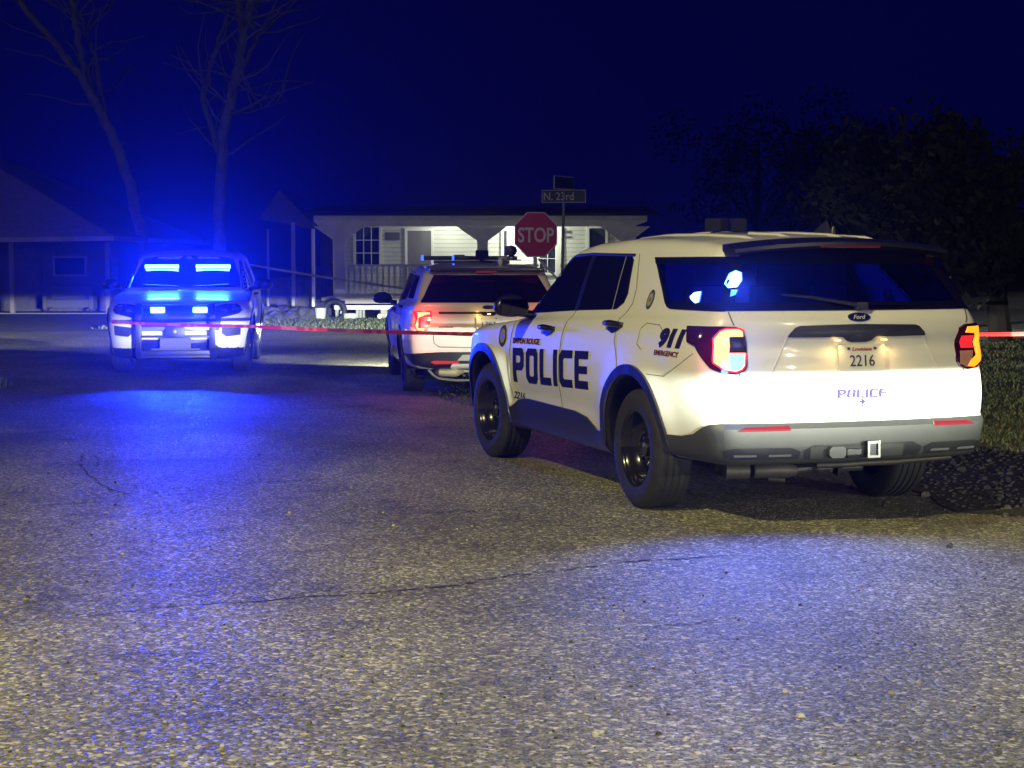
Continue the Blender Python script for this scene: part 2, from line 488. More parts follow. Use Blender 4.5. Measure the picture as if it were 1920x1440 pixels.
def make_handle(mode, y, z, parent):
    s = -1 if mode == 'L' else 1
    P, _ = project(np.array([[y, z]]), mode, 0); x = P[0][0]
    bm = bmesh.new(); 
    pts = [(x + s * .004, y + .13, z - .008), (x + s * .035, y + .10, z), (x + s * .045, y, z + .004), (x + s * .035, y - .10, z), (x + s * .004, y - .13, z - .004)]
    tube(bm, pts, [.014, .02, .022, .02, .014], 8)
    h = bm_obj('handle', bm, GLOSSB, parent, ns=50)
    patch('handle_cup', [[(y + .12, z + .012), (y + .09, z - .045), (y + .02, z - .062), (y - .06, z - .045), (y - .12, z + .012)]], mode, GLOSSB, h, off=.006)
    return h


def common_car(root, me=None):
    b = bpy.data.objects.new('body', me or body_me); COL.objects.link(b); b.parent = root
    for md in 'LR':
        fw = patch('side_window', [SIDEG_F], md, GLASS, root)
        rw = patch('side_window', [SIDEG_R], md, GLASS, root)
        patch('quarter_glass', [SIDEG_Q], md, GLASS, rw)
        patch('window_pillar', [PILLAR], md, GLOSSB, fw, off=.007)
        # window weatherstrips
        seam_tube('window_trim', [(.50, 1.612), (1.28, 1.622), (1.60, 1.612), (1.73, 1.578), (2.05, 1.375), (2.34, 1.175)], md, GLOSSB, fw, r=.011)
        fd = seam_tube('front_door', [(1.245, 1.225), (1.30, 1.12), (1.335, 1.05), (1.36, .85), (1.37, .60), (1.36, .48)], md, GAP, root)
        rd = seam_tube('rear_door', [(.44, 1.62), (.30, 1.40), (.285, 1.30), (.37, 1.20), (.36, 1.05), (.27, .93), (.24, .88)], md, GAP, root)
        seam_tube('door_edge', [(2.36, 1.16), (2.43, 1.0), (2.45, .8), (2.44, .62), (2.40, .50)], md, GAP, fd)
        make_handle(md, 1.62, 1.095, fd); make_handle(md, .40, 1.165, rd)
        # cladding: arches and rocker
        for wy in WHEELS:
            patch('wheel_arch_trim', ring_poly(wy, .37, .488, .552, -14 if wy > 1 else -2, 190 if wy > 1 else 196), md, GLOSSB, root, off=.016, step=.2)
        patch('rocker_panel', [[(2.50, .30), (2.56, .36), (2.60, .44), (2.46, .455), (2.30, .52), (2.10, .545), (1.10, .535), (.88, .51), (.70, .44), (.56, .44), (.52, .30)]], md, GLOSSB, root, off=.010)
        # mirror
        s = -1 if md == 'L' else 1
        bm = bmesh.new()
        bmesh.ops.create_uvsphere(bm, u_segments=20, v_segments=12, radius=.5, matrix=Matrix.Translation((s * 1.12, 2.02, 1.235)) @ Matrix.Diagonal((.27, .19, .19, 1)))
        for v in bm.verts:
            if v.co.y < 1.98: v.co.y = 1.98 + (v.co.y - 1.98) * .15
            if v.co.z < 1.18: v.co.z = 1.18 + (v.co.z - 1.18) * .5
        tube(bm, [(s * .93, 2.12, 1.17), (s * .99, 2.08, 1.185), (s * 1.05, 2.04, 1.20)], [.035, .03, .04], 8)
        mr = bm_obj('mirror', bm, GLOSSB, root, ns=50)
        bm = bmesh.new(); bx(bm, s * 1.02, s * 1.225, 1.952, 1.962, 1.175, 1.295, bev=.004); bm_obj('mirror_glass', bm, M('mirror_glass', (.05, .05, .06), .06, metal=1), mr)
    # underbody
    bm = bmesh.new(); bx(bm, -.5, .5, -.3, .25, .22, .36, bev=.02); tube(bm, [(-.75, .03, .36), (.75, .03, .36)], .045)
    bm_obj('rear_axle', bm, BLACKP, root); bm = bmesh.new()
    tube(bm, [(-.7, 3.04, .36), (.7, 3.04, .36)], .04); bm_obj('front_axle', bm, BLACKP, root)


def windshield(root):
    pl = [[(-.80, 1.20), (.80, 1.20), (.77, 1.36), (.66, 1.62), (.4, 1.662), (0, 1.675), (-.4, 1.662), (-.66, 1.62), (-.77, 1.36)]]
    return patch('windshield', pl, 'W', GLASS, root, step=.08)


def plate(root, x, y, z, num, state, tilt=.12, col=PLATE):
    bm = bmesh.new(); rot = Matrix.Rotation(-tilt, 3, 'X')
    box(bm, (x, y, z), (.305, .006, .152), rot, bev=.004); p = bm_obj('license_plate', bm, col, root)
    U = (1, 0, 0); V = tuple(rot @ Vector((0, 0, 1))); o = Vector((x, y, z)) + rot @ Vector((0, -.0035, 0))
    flat_text('plate_number', num, .165, .066, INK, p, o + rot @ Vector((0, 0, -.018)), U, V, offset=.0)
    if state: flat_text('plate_state', state, .13, .022, REDINK, p, o + rot @ Vector((0, 0, .052)), U, V, shear=.3)
    for s in (-1, 1):
        bm = bmesh.new(); box(bm, Vector((x + s * .088, 0, 0)) + Vector((0, y, z)) + rot @ Vector((0, -.005, .054)), (.014, .006, .014), rot)
        bm_obj('plate_screw', bm, INK, p)
    return p


def ellipse(cx, cz, a, b, n=28): return [(cx + a * math.cos(2 * math.pi * i / n), cz + b * math.sin(2 * math.pi * i / n)) for i in range(n)]


def seal(name, md, y, z, w, h, root, shield=False):
    """small round city seal"""
    a = patch(name, [ellipse(y, z, w / 2, h / 2, 20)], md, M('seal_dark', (.05, .05, .07), .8, spec=.05), root, off=.003)
    patch('seal_face', [ellipse(y, z, w * .33, h * .33, 16)], md, M('seal_gold', (.32, .28, .16), .8, spec=.05), a, off=.005)
    patch('seal_mark', [ellipse(y, z, w * .13, h * .13, 10)], md, M('seal_mark', (.10, .04, .04), .4), a, off=.007)
    return a


def mirror_poly(pl): return [[(-p[0], p[1]) for p in q] for q in pl]


def taillights_new(root, lit_left=True):
    # outline in (radial angle, z); the lens wraps round the corner
    def A(x, y): return angB(x, y)
    out = [(A(-.965, -.70), 1.19), (A(-.90, -1.00), 1.195), (A(-.80, -1.03), 1.192), (A(-.745, -1.03), 1.17), (A(-.735, -1.03), 1.12), (A(-.735, -1.05), .965), (A(-.75, -1.05), .935), (A(-.80, -1.04), .915),
           (A(-.87, -1.0), .925), (A(-.92, -.95), .955), (A(-.945, -.88), 1.02), (A(-.955, -.82), 1.075), (A(-.965, -.73), 1.095)]
    cc = [(A(-.885, -1.0), 1.165), (A(-.86, -1.02), 1.178), (A(-.78, -1.03), 1.178), (A(-.752, -1.03), 1.165), (A(-.75, -1.03), 1.135), (A(-.835, -1.02), 1.135), (A(-.842, -1.02), 1.125), (A(-.842, -1.02), 1.04),
          (A(-.75, -1.05), 1.04), (A(-.75, -1.05), .968), (A(-.77, -1.05), .945), (A(-.80, -1.04), .932), (A(-.86, -1.02), .942), (A(-.905, -.97), .985), (A(-.91, -.97), 1.12)]
    blue = [(A(-.84, -1.02), 1.035), (A(-.752, -1.05), 1.035), (A(-.752, -1.05), .972), (A(-.77, -1.05), .948), (A(-.80, -1.04), .938), (A(-.835, -1.03), .94)]
    dark = [(A(-.832, -1.02), 1.125), (A(-.752, -1.03), 1.125), (A(-.752, -1.05), 1.048), (A(-.832, -1.02), 1.048)]
    l = patch('tail_light', [out], 'B', LAMPRED, root, off=.014, step=(2, .04), deep=.02)
    rim_l = [(q[0] + (q[0] - A(-.84, -1.02)) * .12, 1.05 + (q[1] - 1.05) * 1.09) for q in cc]
    cx_ = sum(p[0] for p in cc) / len(cc); rim_l = [(cx_ + (p[0] - cx_) * 1.10, 1.055 + (p[1] - 1.055) * 1.07) for p in cc]
    patch('lens_rim', [rim_l], 'B', E_TAILRIM, l, off=.0155, step=(2, .04))
    cc2 = cc
    patch('light_tube', [cc2], 'B', E_TAIL if lit_left else E_TAILR, l, off=.018, step=(2, .04))
    if lit_left:
        patch('strobe_light', [blue], 'B', E_CYAN, l, off=.021, step=(2, .04))
    d = patch('reverse_lens', [dark], 'B', GLOSSB, l, off=.021, step=(2, .04))
    patch('lens_square', [[(A(-.81, -1.02), 1.105), (A(-.775, -1.03), 1.105), (A(-.775, -1.05), 1.07), (A(-.81, -1.02), 1.07)]], 'B', M('lens_grey', (.05, .06, .12), .2), d, off=.024, step=(2, .04))
    r = patch('tail_light', mirror_poly([out]), 'B', LAMPRED, root, off=.014, step=(2, .04), deep=.02)
    yc = [(A(.935, -.86), 1.165), (A(.90, -.96), 1.178), (A(.81, -1.03), 1.175), (A(.79, -1.03), 1.14), (A(.87, -1.0), 1.135), (A(.88, -1.0), 1.12), (A(.88, -1.0), 1.00), (A(.80, -1.04), .935), (A(.84, -1.0), .93), (A(.92, -.95), .97), (A(.95, -.86), 1.03), (A(.955, -.82), 1.12)]
    patch('light_tube', [yc], 'B', E_TAILY, r, off=.018, step=(2, .04))
    patch('brake_lens', [[(A(.765, -1.03), 1.12), (A(.86, -1.0), 1.12), (A(.86, -1.0), 1.045), (A(.765, -1.03), 1.045)]], 'B', E_TAILR, r, off=.018, step=(2, .04))
    patch('reverse_lens', [[(A(.75, -1.03), 1.03), (A(.85, -1.0), 1.03), (A(.83, -1.0), .98), (A(.79, -1.03), .93), (A(.75, -1.05), .95)]], 'B', M('reverse_lens', (.45, .25, .2), .1, coat=1), r, off=.018, step=(2, .04))


def fleur(root, x, y, z, s, mat):
    bm = bmesh.new()
    def leaf(pts):
        vs = [bm.verts.new((x + a * s, y, z + b * s)) for a, b in pts]; bm.faces.new(vs)
    leaf([(-.08, -.1), (.08, -.1), (.14, .25), (0, .6), (-.14, .25)])
    for k in (-1, 1):
        leaf([(k * .1, -.1), (k * .16, .1), (k * .34, .26), (k * .48, .18), (k * .48, .0), (k * .38, .06), (k * .26, -.02), (k * .16, -.1)][::k])
        leaf([(k * .07, -.22), (k * .2, -.4), (k * .1, -.42), (0, -.25)][::k])
    leaf([(-.22, -.12), (-.22, -.2), (.22, -.2), (.22, -.12)])
    leaf([(-.05, -.22), (.05, -.22), (0, -.6)])
    r = bmesh.ops.extrude_face_region(bm, geom=bm.faces[:])
    for g in r['geom']:
        if isinstance(g, bmesh.types.BMVert): g.co.y += .008
    bmesh.ops.recalc_face_normals(bm, faces=bm.faces[:])
    return bm_obj('lily_emblem', bm, mat, root)


# ================================================================== CAR ONE : near patrol SUV seen from behind
TH1 = .3294
car1 = empty('police_suv', (1.708, 10.988, 0), TH1, 'nearest white police SUV, seen from behind, with POLICE on its doors', 'police car', 'patrol cars at the crossing')
bmb = bmesh.new(); bmb.from_mesh(body_me); dl = []
for f in bmb.faces:
    c = f.calc_center_median()
    if 1.312 < c.z < 1.572 and c.y < .12 and abs(c.x) > .05 or (1.312 < c.z < 1.572 and c.y < -.5):
        lim = .165 - (1.60 - c.z) * 1.22 - .055
        if c.y < lim and not (abs(abs(angB(c.x, c.y)) - 46.2) < 1.0): dl.append(f)
bmesh.ops.delete(bmb, geom=dl, context='FACES'); body_open = bpy.data.meshes.new('body_open'); bmb.to_mesh(body_open); bmb.free(); body_open.materials.append(PAINT); body_open.materials.append(BLACKP)
common_car(car1, body_open); windshield(car1); add_wheels(car1, .05)
# wrap-round back glass and quarter windows
gq = [(angB(-.845, .10), 1.600), (angB(-.90, -.30), 1.300), (angB(-.90, -.35), 1.285), (angB(-.86, -.60), 1.278)]


def qpoly(s):
    # front edge leans: computed along the side surface
    pts = []
    for y, z in [(.165, 1.598), (.05, 1.52), (-.10, 1.41), (-.22, 1.315), (-.27, 1.29), (-.32, 1.281)]:
        P, _ = project(np.array([[y, z]]), 'L', 0); pts.append((angB(P[0][0], y), z))
    pts += [(-47, 1.281), (-46, 1.598)]
    return [[(s * p[0], p[1]) for p in pts]]


def tinted():
    m = bpy.data.materials.new('clear_tint'); m.use_nodes = True; n = m.node_tree; n.nodes.remove(n.nodes['Principled BSDF'])
    t = n.nodes.new('ShaderNodeBsdfTransparent'); t.inputs[0].default_value = (.20, .22, .30, 1); g = n.nodes.new('ShaderNodeBsdfGlossy'); g.inputs['Roughness'].default_value = .03
    fr = n.nodes.new('ShaderNodeFresnel'); fr.inputs[0].default_value = 1.45; mx = n.nodes.new('ShaderNodeMixShader')
    n.links.new(fr.outputs[0], mx.inputs[0]); n.links.new(t.outputs[0], mx.inputs[1]); n.links.new(g.outputs[0], mx.inputs[2]); n.links.new(mx.outputs[0], n.nodes['Material Output'].inputs['Surface']); return m


TINT = tinted(); FRIT = M('frit_black', (.004, .004, .006), .10, coat=.4)
for s in (1, -1):
    qp = qpoly(s)[0]; qw = patch('quarter_window', [qp], 'B', TINT, car1, step=(2.5, .03), deep=-.002)
    top = [p for p in qp if abs(p[0]) > 47.5]; a0 = top[0]; sgn = -1 if a0[0] < 0 else 1
    e = [(p[0] - sgn * 3.6, p[1]) for p in top]
    for k in range(len(top) - 1): patch('frit_band', [[top[k], top[k + 1], e[k + 1], e[k]]], 'B', FRIT, qw, off=.007, step=(2.5, .03)) if k == 0 else None
    patch('frit_edge', [top + e[::-1]], 'B', FRIT, qw, off=.0065, step=(2.5, .03))
    patch('frit_band', [[(top[-1][0], 1.2805), (sgn * 46, 1.2805), (sgn * 46, 1.328), (top[3][0], 1.328)]], 'B', FRIT, qw, off=.0075, step=(2.5, .03))
    patch('frit_band', [[(top[0][0] - sgn * .2, 1.5985), (sgn * 46, 1.5985), (sgn * 46, 1.556), (top[0][0] - sgn * 4.0, 1.556)]], 'B', FRIT, qw, off=.0078, step=(2.5, .03))
    patch('window_pillar', [[(sgn * 47.8, 1.284), (sgn * 47.8, 1.60), (sgn * 44.4, 1.60), (sgn * 44.4, 1.284)]], 'B', FRIT, qw, off=.009, step=(2.5, .03))
rg = patch('rear_window', [[(-46.2, 1.284), (46.2, 1.284), (46.2, 1.60), (-46.2, 1.60)]], 'B', TINT, car1, off=.006, step=(2.5, .03), deep=-.003)
patch('frit_band', [[(-46.2, 1.2835), (46.2, 1.2835), (46.2, 1.330), (-46.2, 1.330)]], 'B', FRIT, rg, off=.008, step=(2.5, .03))
patch('frit_band', [[(-46.2, 1.648), (46.2, 1.648), (46.2, 1.555), (-46.2, 1.555)]], 'B', FRIT, rg, off=.008, step=(2.5, .03))
# cabin seen through the back glass
CAB = M('cabin_grey', (.12, .12, .13), .8)
bm = bmesh.new(); bx(bm, -.86, .86, -.92, .3, 1.10, 1.20); bx(bm, -.70, .70, .28, .34, 1.2, 1.57); bm_obj('cargo_shelf', bm, CAB, car1)
for x in (-.45, 0, .45):
    bm = bmesh.new(); bx(bm, x - .12, x + .12, .05, .15, 1.22, 1.42, bev=.04); bm_obj('headrest', bm, CAB, car1, ns=50)
for k in range(7):
    x = -.66 + .22 * k; bm = bmesh.new(); tube(bm, [(x, .26, 1.2), (x, .26, 1.60)], .006, 5); bm_obj('cage_bar', bm, CAB, car1)
lamp('cabin_strobe_light', 'POINT', (-.74, -.66, 1.45), 34, (.003, .016, 1), radius=.03, parent=car1)
bm = bmesh.new(); tube(bm, [(0.02, -1.05, 1.31), (-.28, -.985, 1.36), (-.46, -.955, 1.375)], [.014, .010, .006], 6); bx(bm, -.02, .06, -1.07, -1.02, 1.285, 1.33, bev=.01)
bm_obj('rear_wiper', bm, BLACKP, rg)
# spoiler
bm = bmesh.new()
for xs in (0,):
    n = 14; rings = []
    for i in range(n + 1):
        x = -.72 + 1.44 * i / n; yb = -.93 + .12 * x * x; zt = 1.700 - .045 * x * x / .5
        yf = -.70
        rings.append([bm.verts.new(p) for p in ((x, yf, zt + .018), (x, yb, zt - .012), (x, yb - .005, zt - .034), (x, yb + .05, zt - .050), (x, yf, zt - .055))])
    for a, b in zip(rings[:-1], rings[1:]):
        for k in range(5): bm.faces.new((a[k], a[(k + 1) % 5], b[(k + 1) % 5], b[k]))
    bm.faces.new(rings[0][::-1]); bm.faces.new(rings[-1])
bmesh.ops.recalc_face_normals(bm, faces=bm.faces[:])
sp = bm_obj('spoiler', bm, GLOSSB, car1, ns=35)
bm = bmesh.new(); bx(bm, -.20, .20, -.962, -.935, 1.652, 1.668, bev=.003); bm_obj('high_brake_light', bm, M('dim_red', (.10, .01, .015), .2, coat=1), sp)
# roof ribs
bm = bmesh.new()
for x in (-.42, -.18, .18, .42):
    pts = []
    for y in np.linspace(-.55, 1.35, 14):
        z = float(Rf(y) - .055 * (x / .75) ** 2); pts.append((x, y, z - .006))
    tube(bm, pts, [.004] + [.018] * 12 + [.004], 8)
bm_obj('roof_rib', bm, PAINT, car1, ns=60)
# roof equipment
bm = bmesh.new()
lathe(bm, [(1.70, .05), (1.735, .05)], 16, 'z', c=(-.30, .1, 0)); bx(bm, -.42, -.18, .02, .10, 1.735, 1.76, bev=.006)
eq = bm_obj('camera_mount', bm, BLACKP, car1, ns=40)
for dx, rz in ((-.39, .5), (-.25, -.15)):
    bm = bmesh.new(); box(bm, (dx, .06, 1.805), (.10, .13, .085), Matrix.Rotation(rz, 3, 'Z'), bev=.018); bx(bm, dx - .02, dx + .02, .04, .08, 1.75, 1.77)
    bm_obj('roof_camera', bm, M('camera_case', (.010, .010, .012), .85, spec=.15), eq, ns=40)
bm = bmesh.new()
vs = [bm.verts.new(p) for p in ((.20, -.28, 1.74), (.26, -.28, 1.74), (.26, -.08, 1.74), (.20, -.08, 1.74), (.226, -.25, 1.83), (.234, -.25, 1.83))]
for f in ((0, 1, 5, 4), (1, 2, 5), (2, 3, 4, 5), (3, 0, 4), (0, 3, 2, 1)): bm.faces.new([vs[i] for i in f])
bm_obj('fin_antenna', bm, BLACKP, car1)
bm = bmesh.new(); tube(bm, [(.42, .0, 1.74), (.42, -.005, 1.80)], [.03, .012], 10); bm_obj('whip_base', bm, BLACKP, car1, ns=50)
# black bumper with wrap
def Ls(y, z):
    P, _ = project(np.array([[y, z]]), 'L', 0); return (angB(P[0][0], y), z)


bl = [Ls(-.475, .40), Ls(-.485, .525), Ls(-.66, .53), Ls(-.80, .555), Ls(-.90, .60), Ls(-.97, .625)]
bmp = bl + [(xB(-.85), .632), (0, .632), (xB(.85), .632)] + [(-p[0], p[1]) for p in bl[::-1]] + [(xB(.80), .385), (0, .385), (xB(-.80), .385)]
bumper = patch('rear_bumper', [bmp], 'B', GREYP, car1, off=.010, step=(2.2, .025), deep=.012)
patch('bumper_recess', [[(xB(-.36), .415), (xB(-.37), .47), (xB(-.30), .505), (xB(.30), .505), (xB(.37), .47), (xB(.36), .415)]], 'B', BLACKP, bumper, off=.014)
patch('tow_panel', [[(xB(-.33), .42), (xB(-.33), .488), (xB(.24), .492), (xB(.25), .42)]], 'B', GREYP, bumper, off=.018)
for s in (1, -1):
    patch('bumper_scoop', [[(s * xB(.84), .42), (s * xB(.84), .475), (s * xB(.76), .49), (s * xB(.44), .49), (s * xB(.385), .465), (s * xB(.40), .42)][::s]], 'B', BLACKP, bumper, off=.013)
    patch('skid_bar', [[(s * xB(.44), .437), (s * xB(.44), .450), (s * xB(.57), .450), (s * xB(.57), .437)][::s]], 'B', M('skid_grey', (.10, .10, .10), .4), bumper, off=.018)
    patch('skid_bar', [[(s * xB(.64), .437), (s * xB(.64), .450), (s * xB(.77), .450), (s * xB(.77), .437)][::s]], 'B', M('skid_grey', (.10, .10, .10), .4), bumper, off=.018)
    patch('reflector', [[(s * xB(.44), .590), (s * xB(.455), .618), (s * xB(.70), .612), (s * xB(.745), .592), (s * xB(.74), .586)][::s]], 'B', REDREF, bumper, off=.016)
bm = bmesh.new()
bx(bm, -.010, .074, -1.20, -1.185, .505, .519); bx(bm, -.010, .074, -1.20, -1.185, .421, .435); bx(bm, -.010, .004, -1.20, -1.185, .435, .505); bx(bm, .060, .074, -1.20, -1.185, .435, .505)
bx(bm, -.004, .068, -1.185, -1.05, .429, .511, mi=1)
bm_obj('tow_hitch', bm, [STEEL, BLACKP], car1)
bm = bmesh.new()
pts = [(-.255, .445), (-.235, .425), (-.16, .425), (-.145, .445), (-.145, .475), (-.16, .492), (-.235, .492), (-.255, .475)]
a = [bm.verts.new((p[0], -1.185, p[1])) for p in pts]; b2 = [bm.verts.new((p[0], -1.14, p[1])) for p in pts]
bm.faces.new(a); [bm.faces.new((a[i], a[(i + 1) % 8], b2[(i + 1) % 8], b2[i])) for i in range(8)]
bmesh.ops.recalc_face_normals(bm, faces=bm.faces[:]); bm_obj('trailer_plug', bm, M('plug_grey', (.035, .036, .036), .45), bumper)
bm = bmesh.new(); bx(bm, -.135, -.03, -1.18, -1.14, .43, .475, bev=.012); tube(bm, [(-.04, -1.18, .44), (-.08, -1.19, .425), (-.12, -1.17, .43)], .006, 6); bm_obj('chain_bracket', bm, BLACKP, bumper)
# exhaust
bm = bmesh.new(); tube(bm, [(-.74, -.80, .325), (-.60, -.83, .325)], [.05, .05], 14); bm_obj('muffler', bm, MUFF, car1, ns=50)
bm = bmesh.new(); tube(bm, [(-.58, -.84, .325), (-.56, -.84, .325), (-.36, -.86, .325), (-.30, -.87, .32)], [.04, .048, .048, .03], 14)
tube(bm, [(-.45, -.80, .27), (-.36, -.84, .262)], .018, 8); bm_obj('exhaust_pipe', bm, MUFF, car1, ns=50)
bm = bmesh.new(); tube(bm, [(-.1, -.75, .33), (.1, -.80, .335), (.22, -.8, .34)], .020, 8); tube(bm, [(.22, -.8, .34), (.42, -.8, .34), (.78, -.85, .365)], .022, 8)
bm_obj('cross_pipe', bm, MUFF, car1, ns=50)
taillights_new(car1)
# tailgate
tg = seam_tube('tailgate', [(-45, 1.278), (xB(-.80), 1.20)], 'B', GAPD, car1)
for s in (-1, 1):
    seam_tube('tailgate_edge', [(s * xB(.765), .93), (s * xB(.745), .86), (s * xB(.72), .74), (s * xB(.69), .715), (s * xB(.62), .708), (s * xB(.14), .705), (s * xB(.12), .693), (s * xB(.10), .680), (0, .678)], 'B', GAP, tg, r=.004)
seam_tube('tailgate_edge', [(45, 1.278), (xB(.80), 1.20)], 'B', GAPD, tg)
seam_tube('bumper_seam', [(xB(-.84), .668), (0, .655), (xB(.84), .668)], 'B', M('seam_light', (.45, .45, .42), .6), tg, r=.003)
strip = [(xB(-.47), 1.128), (xB(-.455), 1.15), (xB(-.42), 1.185), (xB(-.39), 1.195), (xB(0), 1.203), (xB(.39), 1.195), (xB(.42), 1.185), (xB(.455), 1.15), (xB(.47), 1.128), (xB(.11), 1.125), (xB(.085), 1.105), (xB(.05), 1.095), (xB(-.05), 1.095), (xB(-.085), 1.105), (xB(-.11), 1.125)]
patch('applique', [strip], 'B', M('applique_grey', (.018, .018, .03), .3, coat=.3), tg, off=.006)
for s in (1, -1):
    seam_tube('crease', [(s * xB(.47), 1.13), (s * xB(.56), .93)], 'B', M('crease_paint', (.62, .62, .60), .4), tg, r=.004)
ov = patch('oval_badge', [ellipse(0, 1.243, xB(.078), .027)], 'B', CHROME, tg, off=.006, step=(3, .02))
patch('badge_face', [ellipse(0, 1.243, xB(.070), .022)], 'B', M('badge_blue', (.004, .008, .10), .25, coat=1), ov, off=.009, step=(3, .02))
decal_text('badge_script', 'Ford', 'B', xB(-.042), xB(.042), 1.232, 1.256, M('badge_silver', (.5, .5, .5), .3), ov, shear=.4, off=.0115)
plate(car1, 0, -1.098, 1.005, '2216', 'Louisiana')
for s in (-1, 1):
    bm = bmesh.new(); box(bm, (s * .155, -1.085, 1.108), (.03, .02, .008)); bm_obj('plate_lamp', bm, E_WARM, tg)
for s in (-1, 1): lamp('plate_lamp_light', 'SPOT', (s * .165, -1.125, 1.11), 1.3, (1, .62, .22), parent=car1, radius=.012, angle=150, blend=.9).rotation_euler = (R(-6), R(-s * 14), 0)
def flat_blocks(name, word, w, h, origin, U, V, mat, parent, lean=.12, t=.003):
    U = Vector(U); V = Vector(V); N = U.cross(V).normalized(); bm = bmesh.new()
    for pl in block_letters(word):
        bm.faces.new([bm.verts.new(Vector(origin) + U * ((p[0] - .5) * w + lean * h * p[1]) + V * ((p[1] - .5) * h) + N * t) for p in pl])
    bm.normal_update(); bmesh.ops.triangulate(bm, faces=bm.faces[:]); bm.normal_update()
    for f in bm.faces:
        if f.normal.dot(N) < 0: f.normal_flip()
    r = bmesh.ops.extrude_face_region(bm, geom=bm.faces[:])
    for g in r['geom']:
        if isinstance(g, bmesh.types.BMVert): g.co -= N * t * 1.5
    bmesh.ops.recalc_face_normals(bm, faces=bm.faces[:])
    return bm_obj(name, bm, mat, parent)


flat_blocks('police_decal', 'POLICE', .33, .052, (-.005, -1.1195, .795), (1, 0, 0), (0, 0, 1), M('purple_vinyl', (.02, .013, .07), .6, spec=.1), tg)
fleur(tg, 0.0, -1.122, .742, .052, M('purple_vinyl', (), 0))
for x0, x1 in ((-.80, -.64), (.55, .70)):
    patch('name_strip', [[(xB(x0), .790), (xB(x1), .790), (xB(x1 + .01), .806), (xB(x0), .806)]], 'B', M('satin_strip', (.25, .26, .25), .3, metal=.5), tg, off=.007)
bm = bmesh.new(); bx(bm, -.055, .055, -1.14, -1.10, .655, .675, bev=.006); bm_obj('gate_handle', bm, M('white_trim', (.6, .6, .58), .4), tg)
# decals on the left and right
for md in 'LR':
    f = (lambda y0, y1: (y0, y1)) if md == 'L' else (lambda y0, y1: (y1, y0))
    k = 1 if md == 'L' else -1
    a, b = f(2.36, .79)
    decal_blocks('police_lettering', 'POLICE', md, a, b, .655 if k > 0 else .70, .915 if k > 0 else .96, NAVY, car1, slope=.05 * k, off=.004, step=.06)
    a, b = f(2.37, 1.78); decal_text('city_lettering', 'BATON ROUGE', md, a, b, .948, .992, MAROON, car1, slope=.015 * k, offset=.03)
    a, b = f(-.345, -.685); decal_text('emergency_number', '911', md, a, b, 1.045, 1.168, NAVY, car1, shear=.25, offset=.075)
    a, b = f(-.30, -.64); decal_text('emergency_lettering', 'EMERGENCY', md, a, b, .998, 1.030, MAROON, car1, shear=.1, offset=.02)
    a, b = f(2.40, 2.16); decal_text('unit_number', '2216', md, a, b, .525, .582, INK, car1, shear=.35, offset=.015)
    seal('city_seal', md, 2.62, .995, .17, .17, car1)
    seal('rear_seal', md, .02, 1.33, .10, .125, car1)
    seam_tube('fuel_door', [(-.10, 1.02), (-.02, 1.05), (-.03, 1.15), (-.10, 1.185), (-.30, 1.18), (-.36, 1.15)], md, GAP, car1, r=.0025) if md == 'L' else None
    seam_tube('bumper_joint', [(-.24, .875), (-.47, .875), (-.66, .96), (-.80, 1.03)], md, GAP, car1, r=.0025)
# blue strobes in the back glass
def strobe(root, pl, mat, mode='B', off=.010, nm='strobe_light', st=(2, .03)): return patch(nm, [pl], mode, mat, root, off=off, step=st)


def AB(x, y): return angB(x, y)


strobe(car1, [(-62.5, 1.385), (-58.8, 1.392), (-58.8, 1.327), (-60.5, 1.322), (-64, 1.345), (-65, 1.360)], E_BLUE)
strobe(car1, [(-47.6, 1.50), (-46.0, 1.518), (-44.2, 1.505), (-43.5, 1.46), (-44.4, 1.42), (-46.8, 1.415), (-48.2, 1.44)], E_BLUE)
strobe(car1, [(-45.8, 1.405), (-44.0, 1.405), (-44.4, 1.375), (-45.6, 1.365)], E_BLUES)
lamp('rear_strobe_light', 'SPOT', (-.80, -1.05, 1.43), 480, (.05, .12, 1), target=(-1.0, -2.7, 0), radius=.03, angle=105, blend=1, parent=car1)
lamp('tail_strobe_light', 'POINT', (-.86, -1.14, .99), 1.6, (.10, .35, 1), radius=.03, parent=car1)
lamp('tail_glow_light', 'POINT', (-.98, -1.05, 1.06), 1.6, (1, .08, .25), radius=.03, parent=car1)
lamp('tail_glow_light', 'POINT', (1.02, -.98, 1.06), 1.5, (1, .06, .02), radius=.03, parent=car1)
def at(px, py, d):
    """point at depth d (metres ahead of the lens) seen at a photo pixel"""
    u = -(py - 720) / FPX; x = (px - 960) / FPX; cp, sp = math.cos(PITCH), math.sin(PITCH)
    k = d / (cp + u * sp); return Vector((x * k, d, CAMZ + (u * cp - sp) * k))


# ================================================================== CAR TWO : oncoming patrol SUV with blue strobes
car2 = empty('police_suv', (-5.05, 27.25, 0), math.pi + .105, 'white police SUV facing the camera with push bumper and blue strobes lit', 'police car', 'patrol cars at the crossing')
common_car(car2); wsd = windshield(car2); add_wheels(car2, -.03)
patch('rear_window', [[(-44, 1.284), (44, 1.284), (44, 1.648), (-44, 1.648)]], 'B', GLASS, car2, off=.006, step=(4, .06))
def X(x): return xFr(x)
